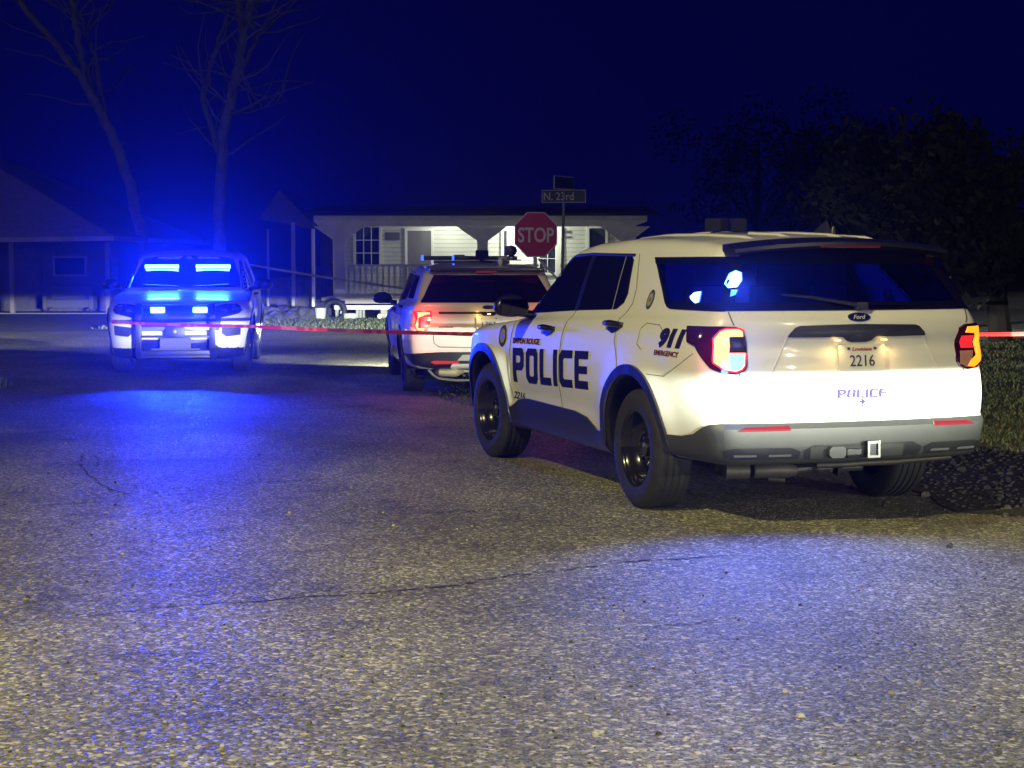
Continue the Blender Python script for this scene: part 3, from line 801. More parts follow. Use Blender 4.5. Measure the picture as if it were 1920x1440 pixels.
# black lower face, grille, fog pockets, headlamps
patch('grille', [[(X(-.56), .62), (X(-.60), .80), (X(-.56), .93), (X(-.40), .965), (X(.40), .965), (X(.56), .93), (X(.60), .80), (X(.56), .62)]], 'F', GLOSSB, car2, off=.008)
g = car2.children[-1] if False else [c for c in COL.objects if c.name.startswith('grille')][-1]
for z in (.86, .79, .72): patch('grille_bar', [[(X(-.53), z), (X(.53), z), (X(.53), z + .022), (X(-.53), z + .022)]], 'F', GREYP, g, off=.016)
patch('front_bumper', [[(X(-.93), .24), (X(-.93), .36), (X(-.80), .335), (X(-.62), .345), (X(-.50), .44), (X(-.45), .50), (X(.45), .50), (X(.50), .44), (X(.62), .345), (X(.80), .335), (X(.93), .36), (X(.93), .24)]], 'F', BLACKP, car2, off=.012)
for s in (1, -1):
    patch('fog_pocket', [[(s * X(.88), .555), (s * X(.88), .69), (s * X(.60), .665), (s * X(.60), .58), (s * X(.66), .535)][::s]], 'F', GREYP, car2, off=.010)
    hl = patch('headlight', [[(s * X(.90), .99), (s * X(.93), .90), (s * X(.86), .855), (s * X(.60), .80), (s * X(.50), .76), (s * X(.48), .80), (s * X(.52), .955), (s * X(.70), .985)][::s]], 'F', M('lamp_lens', (.03, .03, .05), .05, coat=1), car2, off=.010)
    patch('headlight_bulb', [[(s * X(.62), .88), (s * X(.62), .925), (s * X(.69), .925), (s * X(.69), .88)][::s]], 'F', M('bulb_chrome', (.6, .6, .65), .15, metal=.8), hl, off=.016)
    patch('headlight_bulb', [[(s * X(.76), .90), (s * X(.76), .935), (s * X(.86), .94), (s * X(.86), .905)][::s]], 'F', M('bulb_chrome', (), 0), hl, off=.016)
    seam_tube('hood_edge', [(s * X(.66), 1.0), (s * X(.5), .985), (0, .985)], 'F', GAPD, car2, r=.006)
# push bumper
pb = empty('push_bumper', (0, 0, 0)); pb.parent = car2
for s in (1, -1):
    bm = bmesh.new(); n = 6
    pts = [(s * .50, 4.03, .24), (s * .50, 4.10, .40), (s * .50, 4.12, .62), (s * .50, 4.10, .84), (s * .48, 4.03, .98)]
    for a, b in zip(pts[:-1], pts[1:]):
        a = Vector(a); b = Vector(b); c = (a + b) / 2; d = b - a
        box(bm, c, (.085, .05, d.length + .01), Matrix.Rotation(-math.atan2(d.y, d.z), 3, 'X'), bev=.008)
    bm_obj('upright', bm, BLACKP, pb, ns=40)
for z, y, h, r in ((.965, 4.05, .035, 0), (.66, 4.12, .05, 0), (.55, 4.12, .03, 1), (.325, 4.07, .06, 0), (.27, 4.05, .035, 0)):
    bm = bmesh.new(); bx(bm, -.465, .465, y - .02, y + .02, z - h / 2, z + h / 2, bev=.008); bm_obj('crossbar', bm, M('satin_strip', (), 0) if z in (.66,) else BLACKP, pb, ns=40)
bm = bmesh.new(); bx(bm, -.13, .13, 4.13, 4.21, .53, .69, bev=.03); sirn = bm_obj('siren_box', bm, BLACKP, pb, ns=40)
bm = bmesh.new(); lathe(bm, [(0, .03), (.01, .025), (.012, 0)], 16, 'z'); bmesh.ops.rotate(bm, verts=bm.verts, matrix=Matrix.Rotation(-math.pi / 2, 3, 'X')); bmesh.ops.translate(bm, verts=bm.verts, vec=(0, 4.212, .62)); bm_obj('siren_mark', bm, STEEL, sirn)
bm = bmesh.new(); bx(bm, -.21, .21, 4.10, 4.112, .385, .53, bev=.004); bm_obj('plate_bracket', bm, M('bracket_grey', (.09, .09, .11), .5), pb)
bm = bmesh.new(); bx(bm, -.33, .33, 4.11, 4.125, .365, .383); bm_obj('bracket_bar', bm, M('skid_grey', (), 0), pb)
bm = bmesh.new(); bx(bm, -.46, .46, 3.95, 3.97, .505, .60); bm_obj('bumper_panel', bm, PAINT, pb)
E_GRN = E_BLUE
for s in (1, -1):
    bm = bmesh.new(); bx(bm, s * .19 - .05, s * .385 - .05, 4.04, 4.09, .872, .952, bev=.018); gl = bm_obj('strobe_light', bm, E_BLUE, pb)
    lamp('grille_strobe_light', 'SPOT', (s * .29, 4.18, .91), 1100, (.008, .034, 1), target=(s * .29 - .4, 14, .75), radius=.04, angle=44, blend=.35, parent=car2)
    # visor bar behind the windscreen top
    bm = bmesh.new()
    x0, x1 = (.125, .63)
    P1, _ = project(np.array([[s * x0, 1.49]]), 'W', .012); P2, _ = project(np.array([[s * x1, 1.49]]), 'W', .012)
    mid = (Vector(P1[0]) + Vector(P2[0])) / 2; dd = Vector(P2[0]) - Vector(P1[0])
    box(bm, mid, (dd.length, .035, .085), Matrix.Rotation(math.atan2(dd.y * s, dd.x * s), 3, 'Z'), bev=.015)
    bm_obj('visor_strobe', bm, E_BLUE, wsd)
    al = lamp('visor_strobe_light', 'AREA', tuple(mid + Vector((0, .040, 0))), 260, (.004, .022, 1), parent=car2)
    al.data.shape = 'RECTANGLE'; al.data.size = dd.length - .02; al.data.size_y = .07; al.rotation_euler = (R(90), 0, math.pi)
    al.rotation_euler = (R(92), 0, math.atan2(dd.y * s, dd.x * s))
for s in (1, -1):
    bm = bmesh.new(); pts = [Vector(project(np.array([[s * a, z]]), 'W', .02)[0][0]) for a, z in ((.10, 1.215), (.35, 1.225), (.62, 1.24))]
    tube(bm, pts, .008, 6); bm_obj('wiper', bm, BLACKP, car2)

# ================================================================== CAR THREE : older SUV in the middle
TH3 = .128
car3 = empty('police_suv', (-.42, 21.5, -.085), TH3, 'middle white police SUV with a roof light bar, parked behind the red tape', 'police car', 'patrol cars at the crossing')
common_car(car3); windshield(car3); add_wheels(car3)
patch('rear_window', [[(xB(-.85), 1.245), (xB(.85), 1.245), (46, 1.60), (-46, 1.60)]], 'B', GLASS, car3, off=.006, step=(3, .04))
rg3 = [c for c in COL.objects if c.name.startswith('rear_window')][-1]
for s in (-1, 1):
    q = [[(.24, 1.285), (-.60, 1.285), (-.42, 1.58), (.42, 1.60), (.33, 1.42)]]
    patch('quarter_window', q, 'L' if s < 0 else 'R', GLASS, car3)
bm = bmesh.new(); bx(bm, -.70, .70, -.90, -.62, 1.64, 1.695, bev=.02); sp3 = bm_obj('spoiler', bm, GLOSSB, car3, ns=40)
bm = bmesh.new(); bx(bm, -.14, .12, -.915, -.898, 1.63, 1.655, bev=.004); bm_obj('high_brake_light', bm, M('tail_dim', (.25, .02, .03), .2, emis=(.5, .03, .06), es=.18), sp3)
bl3 = [Ls(-.475, .36), Ls(-.485, .57), Ls(-.80, .575)]
b3 = bl3 + [(xB(-.72), .60), (xB(-.55), .61), (xB(.55), .61), (xB(.72), .60)] + [(-p[0], p[1]) for p in bl3[::-1]] + [(xB(.80), .33), (xB(.50), .34), (xB(.42), .46), (xB(-.42), .46), (xB(-.50), .34), (xB(-.80), .33)]
bp3 = patch('rear_bumper', [b3], 'B', BLACKP, car3, off=.012, step=(2.5, .03))
patch('bumper_face', [[(xB(-.36), .50), (xB(-.30), .575), (xB(.30), .575), (xB(.36), .50)]], 'B', M('bumper_face', (.4, .4, .38), .5), bp3, off=.018)
for s in (1, -1): patch('reflector', [[(s * xB(.34), .46), (s * xB(.345), .495), (s * xB(.62), .50), (s * xB(.66), .48), (s * xB(.62), .455)][::s]], 'B', M('reflector_glow', (.5, .03, .03), .15, emis=(1, .05, .03), es=.25, coat=1), bp3, off=.02)  # no lamp here: faint emission stands in for light the reflectors return
for s in (1, -1):
    ln = [(s * 50, 1.135), (s * xB(.70), 1.14), (s * xB(.705), 1.04), (s * xB(.74), .88), (s * xB(.77), .865), (s * xB(.85), .875), (s * xB(.90), .93), (s * 47, 1.04)][::s]
    l3 = patch('tail_light', [ln], 'B', M('lit_red_lens', (.35, .01, .015), .15, emis=(1, .015, .03), es=2.2, coat=1), car3, off=.012, step=(2, .03))
    c3 = [(s * 46, 1.12), (s * xB(.72), 1.12), (s * xB(.72), 1.095), (s * xB(.875), 1.095), (s * xB(.85), .915), (s * xB(.77), .915), (s * xB(.775), .885), (s * xB(.855), .89), (s * xB(.89), .95), (s * 45.5, 1.05)][::s]
    patch('light_tube', [c3], 'B', E_TAIL, l3, off=.018, step=(2, .03))
    lamp('tail_glow_light', 'POINT', (s * .86, -1.2, 1.02), 6, (1, .05, .05), radius=.05, parent=car3)
tg3 = patch('tailgate_strip', [[(xB(-.61), 1.10), (xB(-.61), 1.125), (xB(.61), 1.125), (xB(.61), 1.10), (xB(.10), 1.10), (xB(.06), 1.075), (xB(-.06), 1.075), (xB(-.10), 1.10)]], 'B', GLOSSB, car3, off=.008)
o3 = patch('oval_badge', [ellipse(0, 1.185, xB(.075), .028)], 'B', CHROME, car3, off=.008, step=(3, .02))
patch('badge_face', [ellipse(0, 1.185, xB(.068), .023)], 'B', M('badge_blue', (), 0), o3, off=.011, step=(3, .02))
plate(car3, 0, -1.105, .985, '1787', None)
patch('name_strip', [[(xB(-.60), .925), (xB(-.43), .925), (xB(-.43), .937), (xB(-.60), .937)]], 'B', GREYP, car3, off=.007)
for s in (-1, 1): seam_tube('tailgate_edge', [(s * xB(.66), .86), (s * xB(.64), .72), (s * xB(.58), .675), (0, .66)], 'B', GAP, car3, r=.005)
bm = bmesh.new(); bx(bm, -.02, .02, -1.13, -1.12, 1.095, 1.105); bm_obj('plate_lamp', bm, E_WARM, car3)
lamp('plate_lamp_light', 'POINT', (-.13, -1.15, 1.075), .35, (1, .6, .1), radius=.012, parent=car3)
bm = bmesh.new(); tube(bm, [(-.62, -.85, .345), (-.57, -.98, .34), (-.40, -1.0, .34), (-.30, -.9, .35)], [.03, .055, .06, .035], 12); tube(bm, [(-.30, -.9, .35), (.6, -.9, .33)], .022, 8); bm_obj('muffler', bm, M('yellow_muffler', (.62, .56, .38), .4, metal=.3), car3, ns=50)
bm = bmesh.new(); tube(bm, [(-.72, -.9, .37), (-.66, -.93, .30), (-.60, -.95, .26), (-.40, -.98, .235), (.3, -.98, .24), (.7, -.95, .22)], .016, 8); bm_obj('hitch_frame', bm, M('frame_steel', (.3, .3, .28), .5), car3)
car3.scale = (1, 1, .935)
# roof light bar and gear
lb = empty('light_bar', (0, 0, 0)); lb.parent = car3
bm = bmesh.new(); bx(bm, -.66, .60, .78, 1.02, 1.795, 1.855, bev=.02); bm_obj('bar_housing', bm, M('bar_dark', (.03, .03, .035), .25, coat=.5), lb, ns=40)
bm = bmesh.new(); bx(bm, -.50, .50, .84, .96, 1.745, 1.79); bm_obj('bar_foot', bm, BLACKP, lb)
for x0, x1 in ((-.675, -.645), (-.27, -.245)):
    bm = bmesh.new(); bx(bm, x0, x1, .75, .80, 1.79, 1.865, bev=.006); bm_obj('bar_lens', bm, M('bar_lens_blue', (.05, .1, .4), .2, emis=(.03, .1, 1), es=3), lb)
bm = bmesh.new(); bx(bm, -.245, -.10, .75, .86, 1.80, 1.872, bev=.02); bm_obj('bar_module', bm, BLACKP, lb, ns=40)
bm = bmesh.new(); box(bm, (.10, .55, 1.875), (.13, .12, .12), Matrix.Rotation(.5, 3, 'Z'), bev=.012); tube(bm, [(.10, .55, 1.70), (.10, .55, 1.83)], .03); bm_obj('roof_camera', bm, M('camera_case', (), 0), car3, ns=40)
bm = bmesh.new(); bmesh.ops.create_uvsphere(bm, u_segments=16, v_segments=10, radius=.5, matrix=Matrix.Translation((.44, .2, 1.925)) @ Matrix.Diagonal((.15, .15, .15, 1)))
bx(bm, .365, .44, .13, .27, 1.86, 1.99, bev=.015); tube(bm, [(.40, .2, 1.80), (.42, .2, 1.87)], .012); tube(bm, [(.48, .2, 1.80), (.46, .2, 1.87)], .012); bx(bm, .30, .56, .15, .25, 1.79, 1.805)
bm_obj('roof_spotlight', bm, BLACKP, car3, ns=40)
bm = bmesh.new(); bmesh.ops.create_uvsphere(bm, u_segments=12, v_segments=8, radius=.5, matrix=Matrix.Translation((.22, -.45, 1.775)) @ Matrix.Diagonal((.06, .06, .11, 1))); bm_obj('puck_antenna', bm, M('white_trim', (), 0), car3, ns=60)

# ================================================================== off-frame car whose low beams light the scene
HX, HY, HZ = 8.1, 2.6, .93
def beam(name, loc, power, target, e0=.055, wid=.0045, gain=5.5, base=1.2):
    o = lamp(name, 'SPOT', loc, power, (.95, 1, .84), target, radius=.012, angle=128, blend=.25)
    d = o.data; d.use_nodes = True; n = d.node_tree; em = n.nodes['Emission']
    g = n.nodes.new('ShaderNodeNewGeometry'); sx = n.nodes.new('ShaderNodeSeparateXYZ'); n.links.new(g.outputs['Incoming'], sx.inputs[0])
    def mth(op, a, b=None, c=None):
        q = n.nodes.new('ShaderNodeMath'); q.operation = op
        for k, v in enumerate((a, b, c)):
            if v is None: continue
            if isinstance(v, (int, float)): q.inputs[k].default_value = v
            else: n.links.new(v, q.inputs[k])
        return q.outputs[0]
    e = mth('MULTIPLY', sx.outputs[2], -1.0)                       # positive = below the horizon
    cut = n.nodes.new('ShaderNodeMapRange'); cut.interpolation_type = 'SMOOTHSTEP'; cut.inputs[1].default_value = -.001; cut.inputs[2].default_value = .011
    cut.inputs[3].default_value = .004; cut.inputs[4].default_value = 1; n.links.new(e, cut.inputs[0])
    g_ = mth('EXPONENT', mth('MULTIPLY', mth('POWER', mth('ABSOLUTE', mth('SUBTRACT', e, e0)), 2.0), -1 / wid))
    v_ = mth('MULTIPLY_ADD', g_, gain, base)
    e4 = type('o', (), {})(); e4.outputs = [mth('MULTIPLY', v_, cut.outputs[0])]
    n.links.new(e4.outputs[0], em.inputs['Strength']); return o


BGAIN = 5.5
beam('low_beam_light', (3.9, .8, HZ), 9000, (-4.7, 23, .3), .010, .00045, 5.0, .10)
beam('low_beam_light', (HX, HY, HZ), 2300, (HX - 7.2, HY + 12, HZ - .6), .012, .0006, 6.0, .45)
beam('low_beam_light', (HX + 1.1, HY + .6, HZ), 1000, (HX - 6.4, HY + 12, HZ - .6), .012, .0006, 6.0, .45)

# low beams of the middle car, shining away towards the porch house
for s in (-1, 1):
    beam('car_low_beam_light', (-.93 + s * .70, 25.5 + s * .09, .60), 5000, (-3.2, 40, .1), .028, .0010, 6.0, .08)
# unseen lamp added on the left to brighten the house and bare trees
lamp('street_lamp_light', 'POINT', (-23, 20, 7.5), 1000, (1, .85, .62), radius=.1)

# ================================================================== ground
def asphalt():
    m = bpy.data.materials.new('asphalt'); m.use_nodes = True; n = m.node_tree; b = n.nodes['Principled BSDF']; L = n.links.new
    tc = n.nodes.new('ShaderNodeTexCoord')
    def vor(sc, feat='F1'):
        v = n.nodes.new('ShaderNodeTexVoronoi'); v.inputs['Scale'].default_value = sc; v.feature = feat; L(tc.outputs['Object'], v.inputs['Vector']); return v
    def noi(sc, det=4):
        v = n.nodes.new('ShaderNodeTexNoise'); v.inputs['Scale'].default_value = sc; v.inputs['Detail'].default_value = det; L(tc.outputs['Object'], v.inputs['Vector']); return v
    v1 = vor(60); v2 = vor(120)
    cr = n.nodes.new('ShaderNodeValToRGB'); e = cr.color_ramp.elements
    e[0].position = .0; e[0].color = (.014, .013, .011, 1); e[1].position = 1; e[1].color = (.86, .82, .58, 1)
    for p, c in ((.35, (.066, .064, .047, 1)), (.62, (.175, .165, .118, 1)), (.85, (.36, .345, .235, 1))):
        q = e.new(p); q.color = c
    sep = n.nodes.new('ShaderNodeSeparateColor'); L(v1.outputs['Color'], sep.inputs[0]); L(sep.outputs[0], cr.inputs[0])
    sep2 = n.nodes.new('ShaderNodeSeparateColor'); L(v2.outputs['Color'], sep2.inputs[0])
    mx = n.nodes.new('ShaderNodeMix'); mx.data_type = 'RGBA'; mx.inputs[0].default_value = .4
    cr2 = n.nodes.new('ShaderNodeValToRGB'); cr2.color_ramp.elements[0].color = (.03, .028, .026, 1); cr2.color_ramp.elements[1].color = (.42, .40, .28, 1); L(sep2.outputs[1], cr2.inputs[0])
    L(cr.outputs[0], mx.inputs[6]); L(cr2.outputs[0], mx.inputs[7])
    big = noi(.55, 5); mr = n.nodes.new('ShaderNodeMapRange'); mr.inputs[1].default_value = .3; mr.inputs[2].default_value = .7; mr.inputs[3].default_value = .62; mr.inputs[4].default_value = 1.28; L(big.outputs[0], mr.inputs[0])
    st_ = noi(1.7, 7); st_.inputs['Roughness'].default_value = .65; m2 = n.nodes.new('ShaderNodeMapRange'); m2.inputs[1].default_value = .56; m2.inputs[2].default_value = .66; m2.inputs[3].default_value = 1.0; m2.inputs[4].default_value = .60; L(st_.outputs[0], m2.inputs[0])
    mp = n.nodes.new('ShaderNodeMapping'); mp.inputs['Scale'].default_value = (.9, .10, 1); mp.inputs['Rotation'].default_value = (0, 0, .35); L(tc.outputs['Object'], mp.inputs[0])
    st3 = n.nodes.new('ShaderNodeTexNoise'); st3.inputs['Scale'].default_value = 1.3; st3.inputs['Detail'].default_value = 3; L(mp.outputs[0], st3.inputs['Vector']); m3 = n.nodes.new('ShaderNodeMapRange'); m3.inputs[1].default_value = .35; m3.inputs[2].default_value = .65; m3.inputs[3].default_value = .80; m3.inputs[4].default_value = 1.14; L(st3.outputs[0], m3.inputs[0])
    k1 = n.nodes.new('ShaderNodeMath'); k1.operation = 'MULTIPLY'; L(mr.outputs[0], k1.inputs[0]); L(m2.outputs[0], k1.inputs[1]); k2 = n.nodes.new('ShaderNodeMath'); k2.operation = 'MULTIPLY'; L(k1.outputs[0], k2.inputs[0]); L(m3.outputs[0], k2.inputs[1])
    sc = n.nodes.new('ShaderNodeVectorMath'); sc.operation = 'SCALE'; L(mx.outputs[2], sc.inputs[0]); L(k2.outputs[0], sc.inputs['Scale']); L(sc.outputs[0], b.inputs['Base Color'])
    # bump from stones
    md = n.nodes.new('ShaderNodeMath'); md.operation = 'MULTIPLY_ADD'; md.inputs[1].default_value = -1.0; L(v1.outputs['Distance'], md.inputs[0]); L(sep.outputs[0], md.inputs[2])
    bp = n.nodes.new('ShaderNodeBump'); bp.inputs['Strength'].default_value = 1.0; bp.inputs['Distance'].default_value = .009; L(md.outputs[0], bp.inputs['Height'])
    n2 = noi(9, 6); bp2 = n.nodes.new('ShaderNodeBump'); bp2.inputs['Strength'].default_value = .35; bp2.inputs['Distance'].default_value = .02; L(n2.outputs[0], bp2.inputs['Height']); L(bp.outputs[0], bp2.inputs['Normal']); L(bp2.outputs[0], b.inputs['Normal'])
    rr = n.nodes.new('ShaderNodeMapRange'); rr.inputs[1].default_value = .5; rr.inputs[2].default_value = 1; rr.inputs[3].default_value = .75; rr.inputs[4].default_value = .32; L(sep2.outputs[0], rr.inputs[0]); L(rr.outputs[0], b.inputs['Roughness'])
    b.inputs['Specular IOR Level'].default_value = .5
    return m


def soil(name, c0, c1, sc=12, bump=.6):
    m = bpy.data.materials.new(name); m.use_nodes = True; n = m.node_tree; b = n.nodes['Principled BSDF']; L = n.links.new
    tc = n.nodes.new('ShaderNodeTexCoord'); t = n.nodes.new('ShaderNodeTexNoise'); t.inputs['Scale'].default_value = sc; t.inputs['Detail'].default_value = 8; L(tc.outputs['Object'], t.inputs['Vector'])
    cr = n.nodes.new('ShaderNodeValToRGB'); cr.color_ramp.elements[0].position = .35; cr.color_ramp.elements[1].position = .68
    cr.color_ramp.elements[0].color = (*c0, 1); cr.color_ramp.elements[1].color = (*c1, 1); L(t.outputs[0], cr.inputs[0]); L(cr.outputs[0], b.inputs['Base Color'])
    bp = n.nodes.new('ShaderNodeBump'); bp.inputs['Strength'].default_value = bump; bp.inputs['Distance'].default_value = .03; L(t.outputs[0], bp.inputs['Height']); L(bp.outputs[0], b.inputs['Normal'])
    b.inputs['Roughness'].default_value = .9; return m


ASPH = asphalt()
def gz(x, y): return -.085 * math.exp(-((x - .2) / 3.4) ** 2 - ((y - 22.5) / 3.2) ** 2) if True else 0


def sheet(name, outline, dz, mat, step=1.0, jag=0, **kw):
    bm = bmesh.new(); pts = []
    for (a, b) in zip(outline, outline[1:] + outline[:1]):
        n = max(1, int(math.dist(a, b) / .35)) if jag and math.dist(a, b) < 20 else 1
        for i in range(n):
            t = i / n; pts.append((a[0] + (b[0] - a[0]) * t + (random.uniform(-jag, jag) if i else 0), a[1] + (b[1] - a[1]) * t + (random.uniform(-jag, jag) if i else 0)))
    bm.faces.new([bm.verts.new((p[0], p[1], 0)) for p in pts]); bmesh.ops.triangulate(bm, faces=bm.faces[:])
    for ax, lo, hi in ((0, -12, 12), (1, 4, 40)):
        g = lo
        while g <= hi:
            co = [0, 0, 0]; co[ax] = g; no = [0, 0, 0]; no[ax] = 1
            bmesh.ops.bisect_plane(bm, geom=bm.verts[:] + bm.edges[:] + bm.faces[:], dist=1e-5, plane_co=co, plane_no=no); g += step
    for v in bm.verts: v.co.z = gz(v.co.x, v.co.y) + dz
    bmesh.ops.recalc_face_normals(bm, faces=bm.faces[:])
    bm.normal_update()
    if sum(f.normal.z for f in bm.faces) < 0: bmesh.ops.reverse_faces(bm, faces=bm.faces[:])
    o = bm_obj(name, bm, mat, None, smooth=True); tag(o, kw.get('label'), kind=kw.get('kind', 'structure')); return o


DIRT = soil('dirt', (.018, .017, .013), (.075, .068, .05), 5)
sheet('ground', [(-400, -60), (400, -60), (400, 700), (-400, 700)], -.012, soil('yard_soil', (.035, .036, .022), (.12, .12, .075), 3), 2.0)
sheet('road', [(-40, -30), (40, -30), (40, 7.2), (9, 8.6), (4.4, 9.9), (3.1, 10.6), (2.9, 11.8), (3.1, 14), (1.9, 16.2), (-.2, 18.0), (-.75, 19.4), (-1.0, 21), (-1.5, 25), (-2.0, 30), (-1.6, 33.5), (14, 34.5), (40, 34), (40, 39.5), (-3, 39.6), (-12, 38), (-40, 38.5), (-40, 29.5), (-14, 29), (-8.2, 27), (-7.0, 22), (-6.6, 19), (-6.9, 17), (-40, 12)], 0, ASPH, 1.0, .05)
GRAV = soil('gravel', (.008, .008, .007), (.05, .047, .04), 28, 1.0)
sheet('gravel_shoulder', [(2.8, 10.5), (4.2, 9.75), (9, 8.4), (12, 8.5), (12, 12.8), (6, 13.4), (3.5, 14.2), (2.95, 13.6), (2.7, 12)], .006, GRAV, .5, .06)

# stones on the gravel and blades of grass
def blades(name, n, region, h0, h1, mats, label=None):
    V = []; Fc = []; 
    for i in range(n):
        x, y = region(); z = gz(x, y) - .01; h = random.uniform(h0, h1); a = random.uniform(0, 6.28); w = random.uniform(.004, .009) * (1 + y / 25)
        lx, ly = random.gauss(0, .35) * h, random.gauss(0, .35) * h; ca, sa = math.cos(a) * w, math.sin(a) * w; k = len(V)
        V += [(x - ca, y - sa, z), (x + ca, y + sa, z), (x + lx * .5 + ca * .7, y + ly * .5 + sa * .7, z + h * .6), (x + lx * .5 - ca * .7, y + ly * .5 - sa * .7, z + h * .6), (x + lx, y + ly, z + h)]
        Fc += [(k, k + 1, k + 2, k + 3), (k + 3, k + 2, k + 4)]
    me = bpy.data.meshes.new(name); me.from_pydata(V, [], Fc); o = link(name, me, mats)
    for i, p in enumerate(me.polygons): p.material_index = (i // 2) % len(mats)
    return tag(o, label, kind='stuff')


GR = [M('grass_a', (.075, .10, .035), .7), M('grass_b', (.12, .125, .05), .7), M('grass_c', (.045, .065, .03), .7)]
def r_right():
    while True:
        y = random.uniform(13.2, 34) if random.random() < .8 else random.uniform(10.5, 14); x = random.uniform(3.2, 13)
        if x < .34 * y + .4 and (y > 13.8 or x > 4.6) and random.random() < 22 / (y + 8) and math.sin(x * 3.1 + y * 1.3) + math.sin(y * 2.3 - x) + random.gauss(0, .8) > -.5: return x, y
blades('grass', 22000, r_right, .012, .055, GR, 'rough dark grass on the verge right of the nearest SUV')
def r_mid():
    y = random.uniform(18.6, 31); return random.uniform(-.9 - (y - 19) * .08 + .15, 2.6), y
blades('grass', 5000, r_mid, .012, .03, GR, 'short grass strip under the middle SUV')
def r_yard(): return random.uniform(-10, 6), random.uniform(39.8, 47.5)
blades('grass', 14000, r_yard, .015, .06, GR, 'pale lit grass in front of the porch house')
def r_left():
    y = random.uniform(17.2, 21.5); x = random.uniform(-8.5, -6.45 + (random.random() ** 3) * .3); return x, y
blades('weeds', 4500, r_left, .05, .22, GR, 'weeds at the left kerb of the road')
Vs = []; Fs = []
for i in range(2600):
    while True:
        x = random.uniform(2.3, 5.4); y = random.uniform(9.0, 14.3)
        if (y > 10.3 - (x - 3) * .35 and x > 2.85) or random.random() < .07: break
    r = random.uniform(.006, .022) * (1 if random.random() < .95 else 2); k = len(Vs); 
    q = [(r * random.uniform(.7, 1.3) * math.cos(t), r * random.uniform(.7, 1.3) * math.sin(t)) for t in (0, 1.26, 2.5, 3.77, 5.0)]
    Vs += [(x + a, y + b, -.002) for a, b in q] + [(x + a * .7, y + b * .7, r * .8) for a, b in q] + [(x, y, r * 1.0)]
    Fs += [(k + j, k + (j + 1) % 5, k + 5 + (j + 1) % 5, k + 5 + j) for j in range(5)] + [(k + 5 + j, k + 5 + (j + 1) % 5, k + 10) for j in range(5)]
me = bpy.data.meshes.new('gravel_stones'); me.from_pydata(Vs, [], Fs)
tag(link('gravel_stones', me, M('stone', (.06, .055, .05), .8, noise=.5, nscale=40)), 'loose stones scattered over the shoulder beside the nearest SUV', kind='stuff')
# grit, leaf bits and pebbles on the road
Vs = []; Fs = []
for i in range(1500):
    y = 3.6 + 17 * random.random() ** 1.6; x = random.uniform(-.31, .31) * y
    if y > 8.8 and x > .2 and y < 15.5: continue
    r = random.uniform(.003, .008) * (1 if random.random() < .93 else 1.9); k = len(Vs); a0 = random.random() * 6
    q = [(r * random.uniform(.6, 1.4) * math.cos(t + a0), r * random.uniform(.6, 1.4) * math.sin(t + a0)) for t in (0, 1.5, 3.1, 4.6)]
    Vs += [(x + a, y + b_, gz(x, y) - .001) for a, b_ in q] + [(x + a * .6, y + b_ * .6, gz(x, y) + r * .8) for a, b_ in q]
    Fs += [(k + j, k + (j + 1) % 4, k + 4 + (j + 1) % 4, k + 4 + j) for j in range(4)] + [(k + 4, k + 5, k + 6, k + 7)]
me = bpy.data.meshes.new('road_grit'); me.from_pydata(Vs, [], Fs)
o = link('road_grit', me, [M('grit_pale', (.34, .32, .26), .7), M('grit_dark', (.03, .027, .02), .8), M('grit_leaf', (.20, .15, .07), .7)])
for i, p_ in enumerate(me.polygons): p_.material_index = (0, 0, 1, 2, 0, 1, 1)[(i // 5) % 7]
tag(o, 'small pebbles and leaf bits scattered over the open road', kind='stuff')
# cracks in the asphalt
def crack(pts, w, name='road_crack'):
    P = []
    for a, b in zip(pts[:-1], pts[1:]):
        n = 9
        for i in range(n): P.append((a[0] + (b[0] - a[0]) * i / n + random.gauss(0, .010), a[1] + (b[1] - a[1]) * i / n + random.gauss(0, .014)))
    bm = bmesh.new(); prev = None
    for i, (x, y) in enumerate(P):
        ww = w * random.uniform(.25, 1.5) * (min(i, len(P) - 1 - i, 6) / 6 + .1)
        cur = (bm.verts.new((x, y - ww, .004)), bm.verts.new((x, y + ww, .004)))
        if prev: bm.faces.new((prev[0], cur[0], cur[1], prev[1]))
        prev = cur
    o = bm_obj(name, bm, M('crack_tar', (.012, .011, .010), .9)); tag(o, None, kind='structure')
def gp(px, py):
    p0 = Vector((0, 0, CAMZ)); q = at(px, py, 10) - p0; t = -CAMZ / q.z; return (q.x * t, q.y * t)
crack([gp(*p) for p in ((60, 1170), (300, 1140), (560, 1122), (760, 1108), (860, 1098), (935, 1082), (1040, 1072), (1160, 1056), (1300, 1046), (1420, 1040))], .008)
crack([gp(*p) for p in ((160, 838), (150, 870), (175, 898), (205, 918), (262, 930))], .014)
crack([gp(*p) for p in ((175, 845), (185, 868), (172, 885))], .010)
crack([gp(*p) for p in ((700, 968), (860, 960), (1000, 955))], .006)
crack([gp(*p) for p in ((60, 950), (130, 945), (240, 940))], .008)
crack([gp(*p) for p in ((470, 905), (560, 902), (640, 897))], .008)
crack([gp(*p) for p in ((1180, 1180), (1300, 1170), (1390, 1160))], .005)

